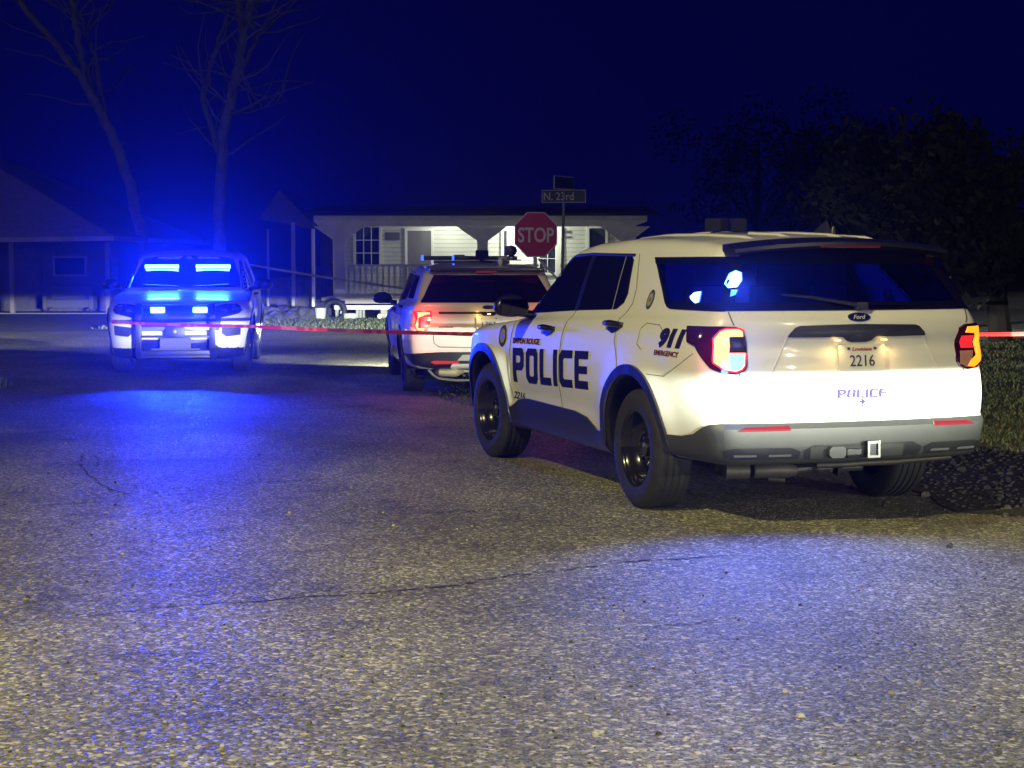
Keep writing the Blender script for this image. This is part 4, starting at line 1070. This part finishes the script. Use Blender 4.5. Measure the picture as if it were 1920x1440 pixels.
# ================================================================== stop sign and street name post
def octagon(r): return [(r * math.cos(R(22.5 + 45 * i)), r * math.sin(R(22.5 + 45 * i))) for i in range(8)]
c = at(1004.5, 440, 30.0); yaw = .30
ss = empty('stop_sign', (c.x, c.y, 0), yaw, 'red octagonal STOP sign behind the nearest SUV', 'sign')
bm = bmesh.new(); rr_ = .398 / math.cos(R(22.5)); v0 = [bm.verts.new((a, -.012, c.z + b)) for a, b in octagon(rr_)]; v1 = [bm.verts.new((a, -.008, c.z + b)) for a, b in octagon(rr_)]
bm.faces.new(v0); bm.faces.new(v1[::-1]); [bm.faces.new((v0[i], v1[i], v1[(i + 1) % 8], v0[(i + 1) % 8])) for i in range(8)]
bmesh.ops.recalc_face_normals(bm, faces=bm.faces[:])
face = bm_obj('sign_border', bm, M('sign_white', (.80, .76, .82), .35), ss)
bm = bmesh.new(); v0 = [bm.verts.new((a, -.016, c.z + b)) for a, b in octagon(rr_ * .955)]; v1 = [bm.verts.new((a, -.0118, c.z + b)) for a, b in octagon(rr_ * .955)]; bm.faces.new(v0); [bm.faces.new((v0[i], v1[i], v1[(i + 1) % 8], v0[(i + 1) % 8])) for i in range(8)]
bmesh.ops.recalc_face_normals(bm, faces=bm.faces[:]); bm_obj('sign_face', bm, M('sign_red', (.52, .025, .13), .35), face)
flat_text('stop_lettering', 'STOP', .67, .27, M('sign_white', (), 0), face, (0, -.016, c.z - .005), (1, 0, 0), (0, 0, 1), offset=.02)
bm = bmesh.new(); bx(bm, -.025, .025, -.008, .025, -.1, c.z + .36, bev=.003); bm_obj('post', bm, M('galvanised', (.42, .43, .42), .45, metal=.4), ss)
c = at(1057, 368, 30.6)
sn = empty('street_name_sign', (c.x, c.y, 0), 0, 'street name post with crossed blades, N. 23rd on the lower', 'sign')
bm = bmesh.new(); tube(bm, [(-.06, 0, -.1), (-.02, 0, 1.6), (.0, 0, c.z - .12)], .027, 10); tube(bm, [(0, 0, c.z - .13), (0, 0, c.z + .16)], .016, 8); bm_obj('post', bm, M('post_dark', (.16, .16, .16), .5, metal=.3), sn)
GB = M('blade_green', (.012, .028, .05), .4); GW = M('blade_white', (.5, .5, .55), .4)
for rz, w, z, txt in ((-.16, .80, c.z, 'N. 23rd'), (1.05, .74, c.z + .24, 'Oak')):
    b_ = empty('name_blade', (0, 0, z), rz); b_.parent = sn
    bm = bmesh.new(); bx(bm, -w / 2, w / 2, -.006, .006, -.115, .115, bev=.002); bm_obj('blade_border', bm, GW, b_)
    bm = bmesh.new(); bx(bm, -w / 2 + .012, w / 2 - .012, -.009, .009, -.103, .103); bm_obj('blade_face', bm, GB, b_)
    if txt[0] == 'N': flat_text('blade_lettering', txt, .54, .14, GW, b_, (-.09, -.009, 0), (1, 0, 0), (0, 0, 1), offset=.005)

# ================================================================== red tape and the pale tape
def tape(name, pts, w, mat, label, group=None, marks=None, mm=None):
    bm = bmesh.new(); prev = None; n = 0
    P = []
    for a, b in zip(pts[:-1], pts[1:]):
        a = Vector(a); b = Vector(b); k = max(4, int((b - a).length / .08))
        for i in range(k):
            t = i / k; p = a.lerp(b, t); p.z -= .02 * math.sin(math.pi * t) * (b - a).length / 8; P.append(p)
    P.append(Vector(pts[-1]))
    for i, p in enumerate(P):
        tw = .35 * math.sin(i * .13) + .2 * math.sin(i * .41)
        u = Vector((0, math.sin(tw), math.cos(tw))) * w / 2
        cur = (bm.verts.new(p - u), bm.verts.new(p + u))
        if prev:
            f = bm.faces.new((prev[0], cur[0], cur[1], prev[1]))
            if marks and (i % marks[0]) in marks[1]: f.material_index = 1
        prev = cur
    r = bmesh.ops.extrude_face_region(bm, geom=bm.faces[:])
    for g_ in r['geom']:
        if isinstance(g_, bmesh.types.BMVert): g_.co.y += .002
    bmesh.ops.recalc_face_normals(bm, faces=bm.faces[:])
    o = bm_obj(name, bm, [mat, mm] if mm else mat, smooth=False); tag(o, label, 'barrier tape', group); return o


REDT = M('red_tape', (.62, .035, .035), .35); REDT2 = M('red_tape_print', (.75, .16, .13), .35)
pL = at(209, 604, 22.9); pM = at(470, 612, 20.4); pR = at(905, 627, 17.2); pQ = at(1925, 626, 17.2)
tape('red_tape', [pL, pM, pR, (2.6, 16.9, .84), pQ, (12, 17.6, .9)], .042, REDT, 'red barrier tape stretched across the road in front of two cars', None, (16, (3, 4, 5, 6, 9, 11)), REDT2)
a = at(455, 494, 40); b = at(775, 543, 31)
tape('pale_tape', [a, b], .05, M('pale_tape', (.34, .36, .34), .4), 'pale tape sloping down in front of the porch house')

# ================================================================== porch house
HD = 48.0; HS = FPX / HD
def hx(px): return (px - 960) / HS
def hz(py): return CAMZ - (py - 492) / HS
house = empty('porch_house', (0, HD, 0), 0, 'white clapboard house with a lit raised porch and angled post brackets', 'house')
WT = M('porch_trim', (.78, .77, .78), .6, noise=.12, nscale=3); WW = M('wall_trim', (.78, .80, .76), .5); 
def siding():
    m = M('clapboard', (.60, .60, .55), .6); n = m.node_tree; b = n.nodes['Principled BSDF']
    tc = n.nodes.new('ShaderNodeTexCoord'); sx = n.nodes.new('ShaderNodeSeparateXYZ'); n.links.new(tc.outputs['Object'], sx.inputs[0])
    mu = n.nodes.new('ShaderNodeMath'); mu.operation = 'MULTIPLY'; mu.inputs[1].default_value = 1 / .125; n.links.new(sx.outputs[2], mu.inputs[0])
    fr = n.nodes.new('ShaderNodeMath'); fr.operation = 'FRACT'; n.links.new(mu.outputs[0], fr.inputs[0])
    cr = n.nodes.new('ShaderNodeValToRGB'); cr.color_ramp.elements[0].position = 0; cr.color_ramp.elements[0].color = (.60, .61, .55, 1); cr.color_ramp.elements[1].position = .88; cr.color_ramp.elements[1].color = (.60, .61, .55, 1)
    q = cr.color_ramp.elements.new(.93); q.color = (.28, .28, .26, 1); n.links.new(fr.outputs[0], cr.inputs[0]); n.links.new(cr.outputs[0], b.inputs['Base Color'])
    bp = n.nodes.new('ShaderNodeBump'); bp.inputs['Strength'].default_value = 1; bp.inputs['Distance'].default_value = .02; bp.invert = True; n.links.new(fr.outputs[0], bp.inputs['Height']); n.links.new(bp.outputs[0], b.inputs['Normal']); return m
SID = siding(); DARKW = M('dark_window', (.006, .008, .02), .1, coat=.5)
x0, x1 = hx(590), hx(1212); ft, fb = hz(409), hz(425); fl = hz(557)
WY = 1.9
# wall
bm = bmesh.new(); bx(bm, hx(592) + .3, hx(1200), WY, WY + .15, fl, ft + .1); bx(bm, hx(592) + .3, hx(592) + .45, WY + .15, WY + 7, fl, ft + .1); bx(bm, hx(1200) - .15, hx(1200), WY + .15, WY + 7, fl, ft + .1)
bm_obj('wall', bm, SID, house)
bm = bmesh.new(); bx(bm, x0 + .2, x1 - .2, -.05, WY, fl - .10, fl - .0); bm_obj('porch_floor', bm, M('porch_boards', (.25, .24, .22), .7, noise=.2), house)
bm = bmesh.new(); bx(bm, hx(648), x1 - .3, -.12, -.06, hz(569), hz(561)); bm_obj('floor_beam', bm, M('beam_pink', (.34, .31, .33), .6), house)
bm = bmesh.new(); bx(bm, hx(628), x1 - .3, -.16, -.08, hz(580), hz(572)); bm_obj('floor_beam', bm, M('beam_white', (.50, .52, .48), .6), house)
bm = bmesh.new(); bx(bm, x0, x1, -.05, WY, ft + .0, ft + .06); bm_obj('porch_ceiling', bm, M('ceiling_white', (.5, .5, .5), .7), house)
# fascia + brackets outline as one board
def board(name, pts, y0, y1, mat, par):
    bm = bmesh.new(); a = [bm.verts.new((p[0], y0, p[1])) for p in pts]; b = [bm.verts.new((p[0], y1, p[1])) for p in pts]; n = len(pts)
    bm.faces.new(a); bm.faces.new(b[::-1]); [bm.faces.new((a[i], b[i], b[(i + 1) % n], a[(i + 1) % n])) for i in range(n)]
    bmesh.ops.recalc_face_normals(bm, faces=bm.faces[:]); return bm_obj(name, bm, mat, par)
posts = (638, 905, 1172)
board('fascia', [(x0, ft + .055), (x0, hz(416)), (hx(600), fb), (x1 - .4, fb), (x1, hz(416)), (x1, ft + .055)], -.06, -.052, WT, house)
for k, p in enumerate(posts):
    wl, wr = (p - 10, p + 10) if k else (p - 9, p + 10)
    g = [(hx(wl), fl), (hx(wl), hz(452)), (hx(p - 48), hz(425.2)), (hx(p + 46), hz(425.2)), (hx(wr), hz(452)), (hx(wr), fl)]
    board('porch_post', g, -.09, -.062 + .0, WT, house)
# rafter ends along the roof edge
px = 596; i = 0
while px < 1205:
    board('rafter_end', [(hx(px), hz(412)), (hx(px + 4), hz(406.5)), (hx(px + 20), hz(405.5)), (hx(px + 27), hz(409)), (hx(px + 31), hz(412))], -.30, -.061, WT, house); px += 38.5
bm = bmesh.new(); v = [bm.verts.new(p) for p in ((x0 - .3, -.25, ft + .09), (x1 + .3, -.25, ft + .09), (x1 + .3, 4.5, ft + .42), (x0 - .3, 4.5, ft + .42), (x1 + .3, 9.5, ft + .1), (x0 - .3, 9.5, ft + .1))]
bm.faces.new(v[:4]); bm.faces.new((v[3], v[2], v[4], v[5])); r_ = bmesh.ops.extrude_face_region(bm, geom=bm.faces[:])
for g_ in r_['geom']:
    if isinstance(g_, bmesh.types.BMVert): g_.co.z += .05
bmesh.ops.recalc_face_normals(bm, faces=bm.faces[:]); bm_obj('roof', bm, M('shingle_dark', (.010, .010, .011), .8, noise=.3, nscale=6), house)
def window(px0, px1, py0, py1, par, cols=3, rows=3, y=WY):
    f = 5; w = empty('window', (0, 0, 0)); w.parent = par
    bm = bmesh.new(); bx(bm, hx(px0), hx(px1), y - .03, y - .01, hz(py1), hz(py0)); bm_obj('pane', bm, DARKW, w)
    bm = bmesh.new()
    bx(bm, hx(px0 - f), hx(px0), y - .06, y, hz(py1 + f), hz(py0 - f)); bx(bm, hx(px1), hx(px1 + f), y - .06, y, hz(py1 + f), hz(py0 - f))
    bx(bm, hx(px0), hx(px1), y - .06, y, hz(py0), hz(py0 - f)); bx(bm, hx(px0), hx(px1), y - .06, y, hz(py1 + f), hz(py1))
    bm_obj('frame', bm, WW, w); bm = bmesh.new()
    for i in range(1, cols): q = px0 + (px1 - px0) * i / cols; bx(bm, hx(q - .7), hx(q + .7), y - .05, y - .031, hz(py1), hz(py0))
    for i in range(1, rows): q = py0 + (py1 - py0) * i / rows; bx(bm, hx(px0), hx(px1), y - .048, y - .033, hz(q + .7), hz(q - .7))
    bm_obj('sash', bm, WW, w)
window(657, 702, 424, 499, house, 3, 3)
window(1014, 1044, 430, 512, house, 2, 3)
window(1110, 1141, 426, 505, house, 1, 2)
# doors and trim boards
def door(pa, pb, col, nm='door'):
    d = empty('door', (0, 0, 0)); d.parent = house
    bm = bmesh.new(); bx(bm, hx(pa), hx(pb), WY - .05, WY - .01, fl, hz(431)); bm_obj('door_leaf', bm, M('door_' + nm, col, .5), d)
    bm = bmesh.new(); bx(bm, hx(pa - 5), hx(pa), WY - .07, WY, fl, hz(426)); bx(bm, hx(pb), hx(pb + 5), WY - .07, WY, fl, hz(426)); bx(bm, hx(pa), hx(pb), WY - .07, WY, hz(431), hz(426)); bm_obj('frame', bm, WW, d)
    bm = bmesh.new(); bmesh.ops.create_uvsphere(bm, u_segments=8, v_segments=6, radius=.035, matrix=Matrix.Translation((hx(pb - 4), WY - .08, fl + .95))); bm_obj('handle', bm, STEEL, d)
door(757, 803, (.16, .15, .15), 'grey'); door(944, 950, (.02, .02, .03), 'dark')
for p0_, p1_ in ((952, 959), (994, 1001), (1046, 1056)):
    bm = bmesh.new(); bx(bm, hx(p0_), hx(p1_), WY - .09, WY - .0, fl, hz(425)); bm_obj('trim_board', bm, WW, house)
bm = bmesh.new(); bx(bm, hx(714), hx(742), WY - .03, WY - .004, hz(449), hz(434)); bm_obj('wall_plaque', bm, M('plaque', (.10, .10, .11), .5), house)
bm = bmesh.new(); bx(bm, hx(1060), hx(1074), WY - .03, WY - .004, hz(436), hz(431)); bm_obj('wall_plaque', bm, M('plaque', (), 0), house)
bm = bmesh.new(); bx(bm, hx(1062), hx(1075), WY - .03, WY - .004, hz(445), hz(441)); bm_obj('wall_plaque', bm, M('plaque', (), 0), house)
# railing
for qa, qb in ((650, 893), (917, 1010), (1050, 1160)):
    rl = empty('railing', (0, 0, 0)); rl.parent = house
    bm = bmesh.new(); bx(bm, hx(qa), hx(qb), -.06, -.01, hz(500), hz(495.5)); bm_obj('top_rail', bm, WT, rl)
    bm = bmesh.new(); bx(bm, hx(qa), hx(qb), -.06, -.01, hz(555), hz(550)); bm_obj('bottom_rail', bm, WT, rl)
    q = qa + 5
    while q < qb - 3:
        bm = bmesh.new(); bx(bm, hx(q - 2.2), hx(q + 2.2), -.05, -.02, hz(550), hz(500)); bm_obj('baluster', bm, M('baluster_white', (.7, .7, .7), .6), rl); q += 10.7
# stair rail in front of second window
bm = bmesh.new(); a_ = (hx(1017), -.3, hz(494)); b_ = (hx(1040), -1.0, hz(518)); d_ = Vector(b_) - Vector(a_)
box(bm, (Vector(a_) + Vector(b_)) / 2, (.06, .09, d_.length), Matrix.Rotation(math.atan2(d_.x, d_.z), 3, 'Y')); bm_obj('stair_rail', bm, WW, house)
bm = bmesh.new(); bx(bm, hx(1014), hx(1018), -.36, -.30, -.1, hz(494)); bm_obj('stair_newel', bm, M('post_dark', (), 0), house)
# piers
for q, w_ in ((632, 3), (670, 2.5), (676, 2.2), (682, 2), (720, 6), (900, 8), (1010, 8), (1165, 8)):
    bm = bmesh.new(); bx(bm, hx(q - w_), hx(q + w_), .0, .25, -.2, hz(580)); bm_obj('pier', bm, M('pier_block', (.30, .31, .28), .8, noise=.3, nscale=5), house)
# porch lamps
for q, zz, pw in ((985, 2.35, 130), (835, 2.35, 26)):
    bm = bmesh.new(); bmesh.ops.create_uvsphere(bm, u_segments=12, v_segments=8, radius=.07, matrix=Matrix.Translation((hx(q), WY * .62, ft - .10))); bm_obj('porch_lamp', bm, M('lamp_globe', (.8, .8, .7), .3, emis=(1, .98, .85), es=20), house)
    lamp('porch_lamp_light', 'POINT', (hx(q), WY * .62, ft - .22), pw, (.95, 1, .82), radius=.06, parent=house)

# things under and beside the porch
def thing_mesh(name, bm, mat, label, cat, loc=None, group=None, ns=None):
    o = bm_obj(name, bm, mat, None, ns=ns); tag(o, label, cat, group); return o
bm = bmesh.new(); p = at(628, 601, 47.2); t_ = [(math.cos(a) , math.sin(a)) for a in np.linspace(0, 2 * math.pi, 25)[:-1]]
tube(bm, [(p.x + .27 * a, p.y, .22 + .27 * b) for a, b in t_] + [(p.x + .27, p.y, .22)], .075, 8, cap=False); thing_mesh('old_tyre', bm, RUBBER, 'old black tyre leaning beside the porch corner', 'tyre', ns=50)
bm = bmesh.new(); p = at(601, 592, 46.8); lathe(bm, [(.0, .13), (.30, .16), (.31, .15)], 20, 'z', c=(p.x, p.y, .0)); thing_mesh('bucket', bm, M('bucket_white', (.45, .46, .42), .5), 'pale bucket beside the old tyre', 'bucket', ns=50)
bm = bmesh.new(); p = at(712, 596, 47.0); bmesh.ops.create_uvsphere(bm, u_segments=14, v_segments=10, radius=.075, matrix=Matrix.Translation((p.x, p.y, .07))); thing_mesh('white_ball', bm, M('ball_white', (.8, .8, .75), .4), 'small white ball on the grass under the porch', 'ball', ns=60)
bm = bmesh.new(); p = at(641, 586, 47.6); bmesh.ops.create_uvsphere(bm, u_segments=12, v_segments=8, radius=.05, matrix=Matrix.Translation((p.x, p.y, p.z))); bx(bm, p.x - .02, p.x + .02, p.y - .02, p.y + .02, -.05, p.z - .03); thing_mesh('garden_lamp', bm, M('garden_lamp', (.6, .65, .7), .3, emis=(.8, .9, 1), es=1.0), 'small pale garden lamp at the porch corner', 'lamp', ns=60)
bm = bmesh.new(); p = at(655, 598, 46.9); box(bm, (p.x, p.y, .06), (.34, .25, .20), Matrix.Rotation(.3, 3, 'Z'), bev=.02); thing_mesh('concrete_block', bm, M('pier_block', (), 0), 'concrete block on the grass below the porch', 'block')

# dark carport with white posts left of the porch
shed = empty('carport', (0, 49.5, 0), 0, 'dark carport with thin white posts left of the porch house', 'carport')
s2 = FPX / 49.5
def sx_(px): return (px - 960) / s2
def sz_(py): return CAMZ - (py - 492) / s2
WOOD = M('weathered_boards', (.085, .08, .085), .85, noise=.35, nscale=3)
bm = bmesh.new()
q = 482
while q < 628:
    bx(bm, sx_(q), sx_(q + 6.6), 1.0 + random.uniform(0, .02), 1.05, -.1, sz_(random.uniform(436, 440)) if q > 590 else sz_(random.uniform(520, 523))); q += 7
bm_obj('board_screen', bm, WOOD, shed)
bm = bmesh.new(); vv = [bm.verts.new(p) for p in ((sx_(490), -.2, sz_(412)), (sx_(600), -.2, sz_(432)), (sx_(528), -.2, sz_(358)), (sx_(490), 5, sz_(412)), (sx_(600), 5, sz_(432)), (sx_(528), 5, sz_(358)))]
for f in ((0, 1, 2), (3, 5, 4), (0, 2, 5, 3), (1, 4, 5, 2), (0, 3, 4, 1)): bm.faces.new([vv[i] for i in f])
bmesh.ops.recalc_face_normals(bm, faces=bm.faces[:]); bm_obj('roof', bm, M('gable_dark', (.06, .055, .06), .8, noise=.2), shed)
for q, w_, t_, b__ in ((506, 1.6, 430, 598), (553, 3.2, 418, 598), (590, 2.6, 430, 602)):
    bm = bmesh.new(); bx(bm, sx_(q - w_), sx_(q + w_), -.3, -.15, sz_(b__), sz_(t_)); bm_obj('post', bm, M('post_white', (.26, .27, .30), .6) if q < 580 else WW, shed)
# rubble pile
for i in range(16):
    p = at(random.uniform(486, 588), 598, random.uniform(46.5, 48)); bm = bmesh.new(); s_ = random.uniform(.12, .34)
    bmesh.ops.create_icosphere(bm, subdivisions=2, radius=s_, matrix=Matrix.Translation((p.x, p.y, s_ * .35)) @ Matrix.Rotation(random.random() * 3, 4, 'Z') @ Matrix.Diagonal((1.3, 1, .7, 1)))
    for v in bm.verts: v.co += Vector((random.gauss(0, 1), random.gauss(0, 1), random.gauss(0, 1))) * s_ * .12
    o = bm_obj('rubble_lump', bm, M('rubble', (.05, .05, .05), .9, noise=.4, nscale=4)); tag(o, 'dark lump in the rubble row below the board screen', 'rubble', 'rubble lumps left of the porch')

# ================================================================== left house
LD = 52.0; LS = FPX / LD
def lx(px): return (px - 960) / LS
def lz(py): return CAMZ - (py - 492) / LS
lh = empty('hip_roof_house', (0, LD, 0), 0, 'dim house at the left edge with a wide sloping roof and porch posts', 'house')
bm = bmesh.new(); E0 = (lx(-160), -.4, lz(457)); E1 = (lx(222), -.4, lz(452)); E1b = (lx(228), -.4, lz(430))
T0 = (-26, 7.5, 5.83); T1 = (-19.8, 7.5, 5.83); B1 = (lx(222), 16, lz(450))
vv = [bm.verts.new(p) for p in (E0, E1, T1, T0, B1)]
bm.faces.new((vv[0], vv[1], vv[2], vv[3])); bm.faces.new((vv[1], vv[4], vv[2])); r_ = bmesh.ops.extrude_face_region(bm, geom=bm.faces[:])
for g_ in r_['geom']:
    if isinstance(g_, bmesh.types.BMVert): g_.co.z += .14
bmesh.ops.recalc_face_normals(bm, faces=bm.faces[:]); bm_obj('roof', bm, M('roof_grey', (.42, .38, .34), .85, noise=.15, nscale=4), lh)
LW = M('brick_wall', (.075, .068, .075), .8, noise=.25, nscale=6)
bm = bmesh.new(); bx(bm, lx(-160), lx(200), 1.6, 1.8, -.1, lz(452)); bx(bm, lx(195), lx(200), 1.8, 14, -.1, lz(452)); bm_obj('wall', bm, LW, lh)
for q in (27, 206):
    bm = bmesh.new(); bx(bm, lx(q - 4), lx(q + 4), -.2, -.05, 0, lz(455)); bm_obj('porch_post', bm, M('post_pale', (.20, .18, .19), .7), lh)
bm = bmesh.new(); bx(bm, lx(-160), lx(212), -.3, 1.6, -.1, lz(586)); bm_obj('porch_slab', bm, M('slab_grey', (.14, .14, .15), .8), lh)
wd = empty('window', (0, 0, 0)); wd.parent = lh
bm = bmesh.new(); bx(bm, lx(80), lx(137), 1.56, 1.59, lz(515), lz(484)); bm_obj('pane', bm, DARKW, wd)
bm = bmesh.new(); bx(bm, lx(76), lx(80), 1.52, 1.60, lz(519), lz(480)); bx(bm, lx(137), lx(142), 1.52, 1.60, lz(519), lz(480)); bx(bm, lx(80), lx(137), 1.52, 1.60, lz(519), lz(515)); bx(bm, lx(80), lx(137), 1.52, 1.60, lz(484), lz(480)); bm_obj('frame', bm, M('post_pale', (), 0), wd)
bn = empty('porch_sofa', (lx(118), LD + .9, lz(586)), 0, 'dark sofa on the porch of the left house', 'sofa')
CL = M('sofa_cloth', (.09, .09, .10), .9)
for nm, s_, c_ in (('seat', (1.3, .6, .25), (0, 0, .27)), ('backrest', (1.3, .15, .45), (0, .28, .55)), ('armrest', (.14, .6, .42), (-.72, 0, .3)), ('armrest', (.14, .6, .42), (.72, 0, .3))):
    bm = bmesh.new(); box(bm, c_, s_, bev=.04); bm_obj(nm, bm, CL, bn, ns=50)
for k in (-1, 1):
    bm = bmesh.new(); bx(bm, k * .65 - .03, k * .65 + .03, -.2, -.1, 0, .15); bm_obj('leg', bm, BLACKP, bn)

# ================================================================== trees
BARK = M('pale_bark', (.17, .16, .15), .85, noise=.35, nscale=2.5)
def bare_tree(base, limbs, d, label, group='bare pale trees'):
    root = empty('bare_tree', (base[0], d, 0), 0, label, 'tree', group)
    bm = bmesh.new()
    for pts, r0, r1 in limbs:
        P = [at(px, py, d + dd) - Vector((base[0], d, 0)) for px, py, dd in pts]
        Q = []
        for a, b in zip(P[:-1], P[1:]):
            for i in range(5): Q.append(a.lerp(b, i / 5) + Vector((random.gauss(0, .03), random.gauss(0, .03), 0)))
        Q.append(P[-1]); n = len(Q); tube(bm, Q, [r0 + (r1 - r0) * i / (n - 1) for i in range(n)], 8)
    bm_obj('trunk', bm, BARK, root, smooth=True)
    bm = bmesh.new()
    for pts, r0, r1 in limbs:
        for j in range(9):
            k = random.randrange(len(pts) - 1); t = random.random(); a = at(pts[k][0], pts[k][1], d + pts[k][2]); b = at(pts[k + 1][0], pts[k + 1][1], d + pts[k + 1][2])
            p = a.lerp(b, t) - Vector((base[0], d, 0)); dr = Vector((random.gauss(0, 1), random.gauss(0, 1), random.uniform(.2, 1.3))).normalized(); Q = [p]
            for q_ in range(6): dr = (dr + Vector((random.gauss(0, .22), random.gauss(0, .22), random.gauss(.05, .15)))).normalized(); Q.append(Q[-1] + dr * random.uniform(.3, .6))
            tube(bm, Q, [.035 * (1 - i / 7) + .006 for i in range(7)], 5)
    tw = bm_obj('twigs', bm, BARK, root, smooth=True); tw['kind'] = 'stuff'
tb = at(300, 600, 56)
bare_tree((tb.x, 0), [([(300, 600, 0), (265, 430, 0), (228, 290, 0), (190, 215, 0), (150, 140, 0), (100, 76, 0), (38, 8, 0), (0, -40, 0)], .22, .08),
                      ([(190, 215, 0), (168, 160, .3), (152, 115, .4), (145, 60, .5), (138, 30, .5), (137, -20, .6)], .12, .10),
                      ([(200, 235, 0), (180, 110, 1), (165, 70, 1.2), (150, 20, 1.5)], .09, .04)], 56, 'pale leaning tree above the left house')
tb = at(415, 600, 54)
bare_tree((tb.x, 0), [([(415, 600, 0), (412, 400, 0), (418, 250, 0), (432, 190, 0), (444, 140, 0), (452, 95, 0), (454, 60, 0)], .20, .14),
                      ([(454, 60, 0), (462, 40, 0), (470, 10, 0), (474, -30, 0)], .12, .10), ([(454, 60, 0), (449, 35, 0), (447, 0, 0), (446, -30, 0)], .10, .08),
                      ([(415, 300, 0), (380, 190, .5), (390, 140, .6), (408, 85, .7), (425, 30, .8)], .11, .06),
                      ([(440, 160, 0), (470, 95, .5), (495, 50, .6), (530, 8, .7)], .09, .035), ([(425, 215, 0), (470, 210, .4), (540, 188, .5)], .03, .012)], 54, 'pale forked tree behind the oncoming SUV')
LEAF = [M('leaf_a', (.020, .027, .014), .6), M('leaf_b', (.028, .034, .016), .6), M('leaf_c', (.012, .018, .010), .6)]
def leafy_tree(x, y, h, r, n, label, group):
    root = empty('leafy_tree', (x, y, 0), random.random() * 6, label, 'tree', group)
    bm = bmesh.new(); tube(bm, [(0, 0, -.1), (.1, 0, h * .25), (0, .1, h * .5), (0, 0, h * .8)], [.25, .2, .14, .04], 8)
    for k in range(7):
        a = random.uniform(0, 6.28); tube(bm, [(0, 0, h * .35), (math.cos(a) * r * .4, math.sin(a) * r * .4, h * .55), (math.cos(a) * r * .75, math.sin(a) * r * .75, h * .7)], [.1, .06, .02], 6)
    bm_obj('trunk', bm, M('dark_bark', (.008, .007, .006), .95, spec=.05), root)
    cl = [(random.gauss(0, r * .5), random.gauss(0, r * .5), h * random.uniform(.35, .95), random.uniform(.2, .45) * r) for _ in range(26)]
    V = []; Fc = []
    for i in range(n):
        c = random.choice(cl); v = Vector((random.gauss(0, 1), random.gauss(0, 1), random.gauss(0, 1))).normalized() * c[3] * random.random() ** .4
        p = Vector(c[:3]) + v; s = random.uniform(.06, .16); a = Vector((random.gauss(0, 1), random.gauss(0, 1), random.gauss(0, 1))).normalized(); b = a.orthogonal().normalized()
        k = len(V); V += [tuple(p - a * s), tuple(p + b * s * .5), tuple(p + a * s), tuple(p - b * s * .5)]; Fc.append((k, k + 1, k + 2, k + 3))
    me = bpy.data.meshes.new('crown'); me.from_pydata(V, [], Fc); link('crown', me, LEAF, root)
    for i, p_ in enumerate(me.polygons): p_.material_index = (i // 40) % 3
random.seed(11)
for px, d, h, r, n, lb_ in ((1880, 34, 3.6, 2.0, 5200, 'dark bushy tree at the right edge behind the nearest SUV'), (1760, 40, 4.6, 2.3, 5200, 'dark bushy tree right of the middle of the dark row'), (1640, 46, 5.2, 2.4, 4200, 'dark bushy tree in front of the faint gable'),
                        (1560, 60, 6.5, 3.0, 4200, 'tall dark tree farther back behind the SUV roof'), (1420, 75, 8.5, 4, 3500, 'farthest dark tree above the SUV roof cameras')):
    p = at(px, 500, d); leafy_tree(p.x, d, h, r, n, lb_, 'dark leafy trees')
# faint gable house behind the right trees
gh = empty('gable_house', (at(1775, 420, 58).x, 58, 0), -.35, 'faint gabled house above the trees at the right', 'house')
bm = bmesh.new(); bx(bm, -3, 3, 0, 6, -.1, 2.6); vs_ = [bm.verts.new(p) for p in ((-3, 0, 2.6), (3, 0, 2.6), (0, 0, 4.1), (-3, 6, 2.6), (3, 6, 2.6), (0, 6, 4.1))]
for f in ((0, 1, 2), (3, 5, 4)): bm.faces.new([vs_[i] for i in f])
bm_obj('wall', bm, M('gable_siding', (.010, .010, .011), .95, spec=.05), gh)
bm = bmesh.new()
for s in (-1, 1):
    a = Vector((s * 3.4, 0, 2.44)); b = Vector((0, 0, 4.2)); d_ = b - a; box(bm, (a + b) / 2 + Vector((0, 3, .05)), (d_.length, 6.8, .09), Matrix.Rotation(-math.atan2(d_.z, d_.x), 3, 'Y'))
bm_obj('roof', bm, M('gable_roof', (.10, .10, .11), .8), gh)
bm = bmesh.new(); bx(bm, -.5, .5, -.04, -.01, 1.0, 2.1); bm_obj('window', bm, DARKW, gh)

# ================================================================== haze, added to stand in for lens bloom
bm = bmesh.new(); bx(bm, -60, 60, -14, 110, -1.1, 22)
hz_o = bm_obj('haze', bm, None or [], None); hm = bpy.data.materials.new('haze'); hm.use_nodes = True; n = hm.node_tree; n.nodes.remove(n.nodes['Principled BSDF'])
pv = n.nodes.new('ShaderNodeVolumePrincipled'); pv.inputs['Color'].default_value = (.55, .62, 1, 1); pv.inputs['Density'].default_value = .0017; pv.inputs['Anisotropy'].default_value = .92
n.links.new(pv.outputs[0], n.nodes['Material Output'].inputs['Volume']); hz_o.data.materials.append(hm); tag(hz_o, 'thin haze added in place of lens bloom round the blue strobes', kind='stuff')
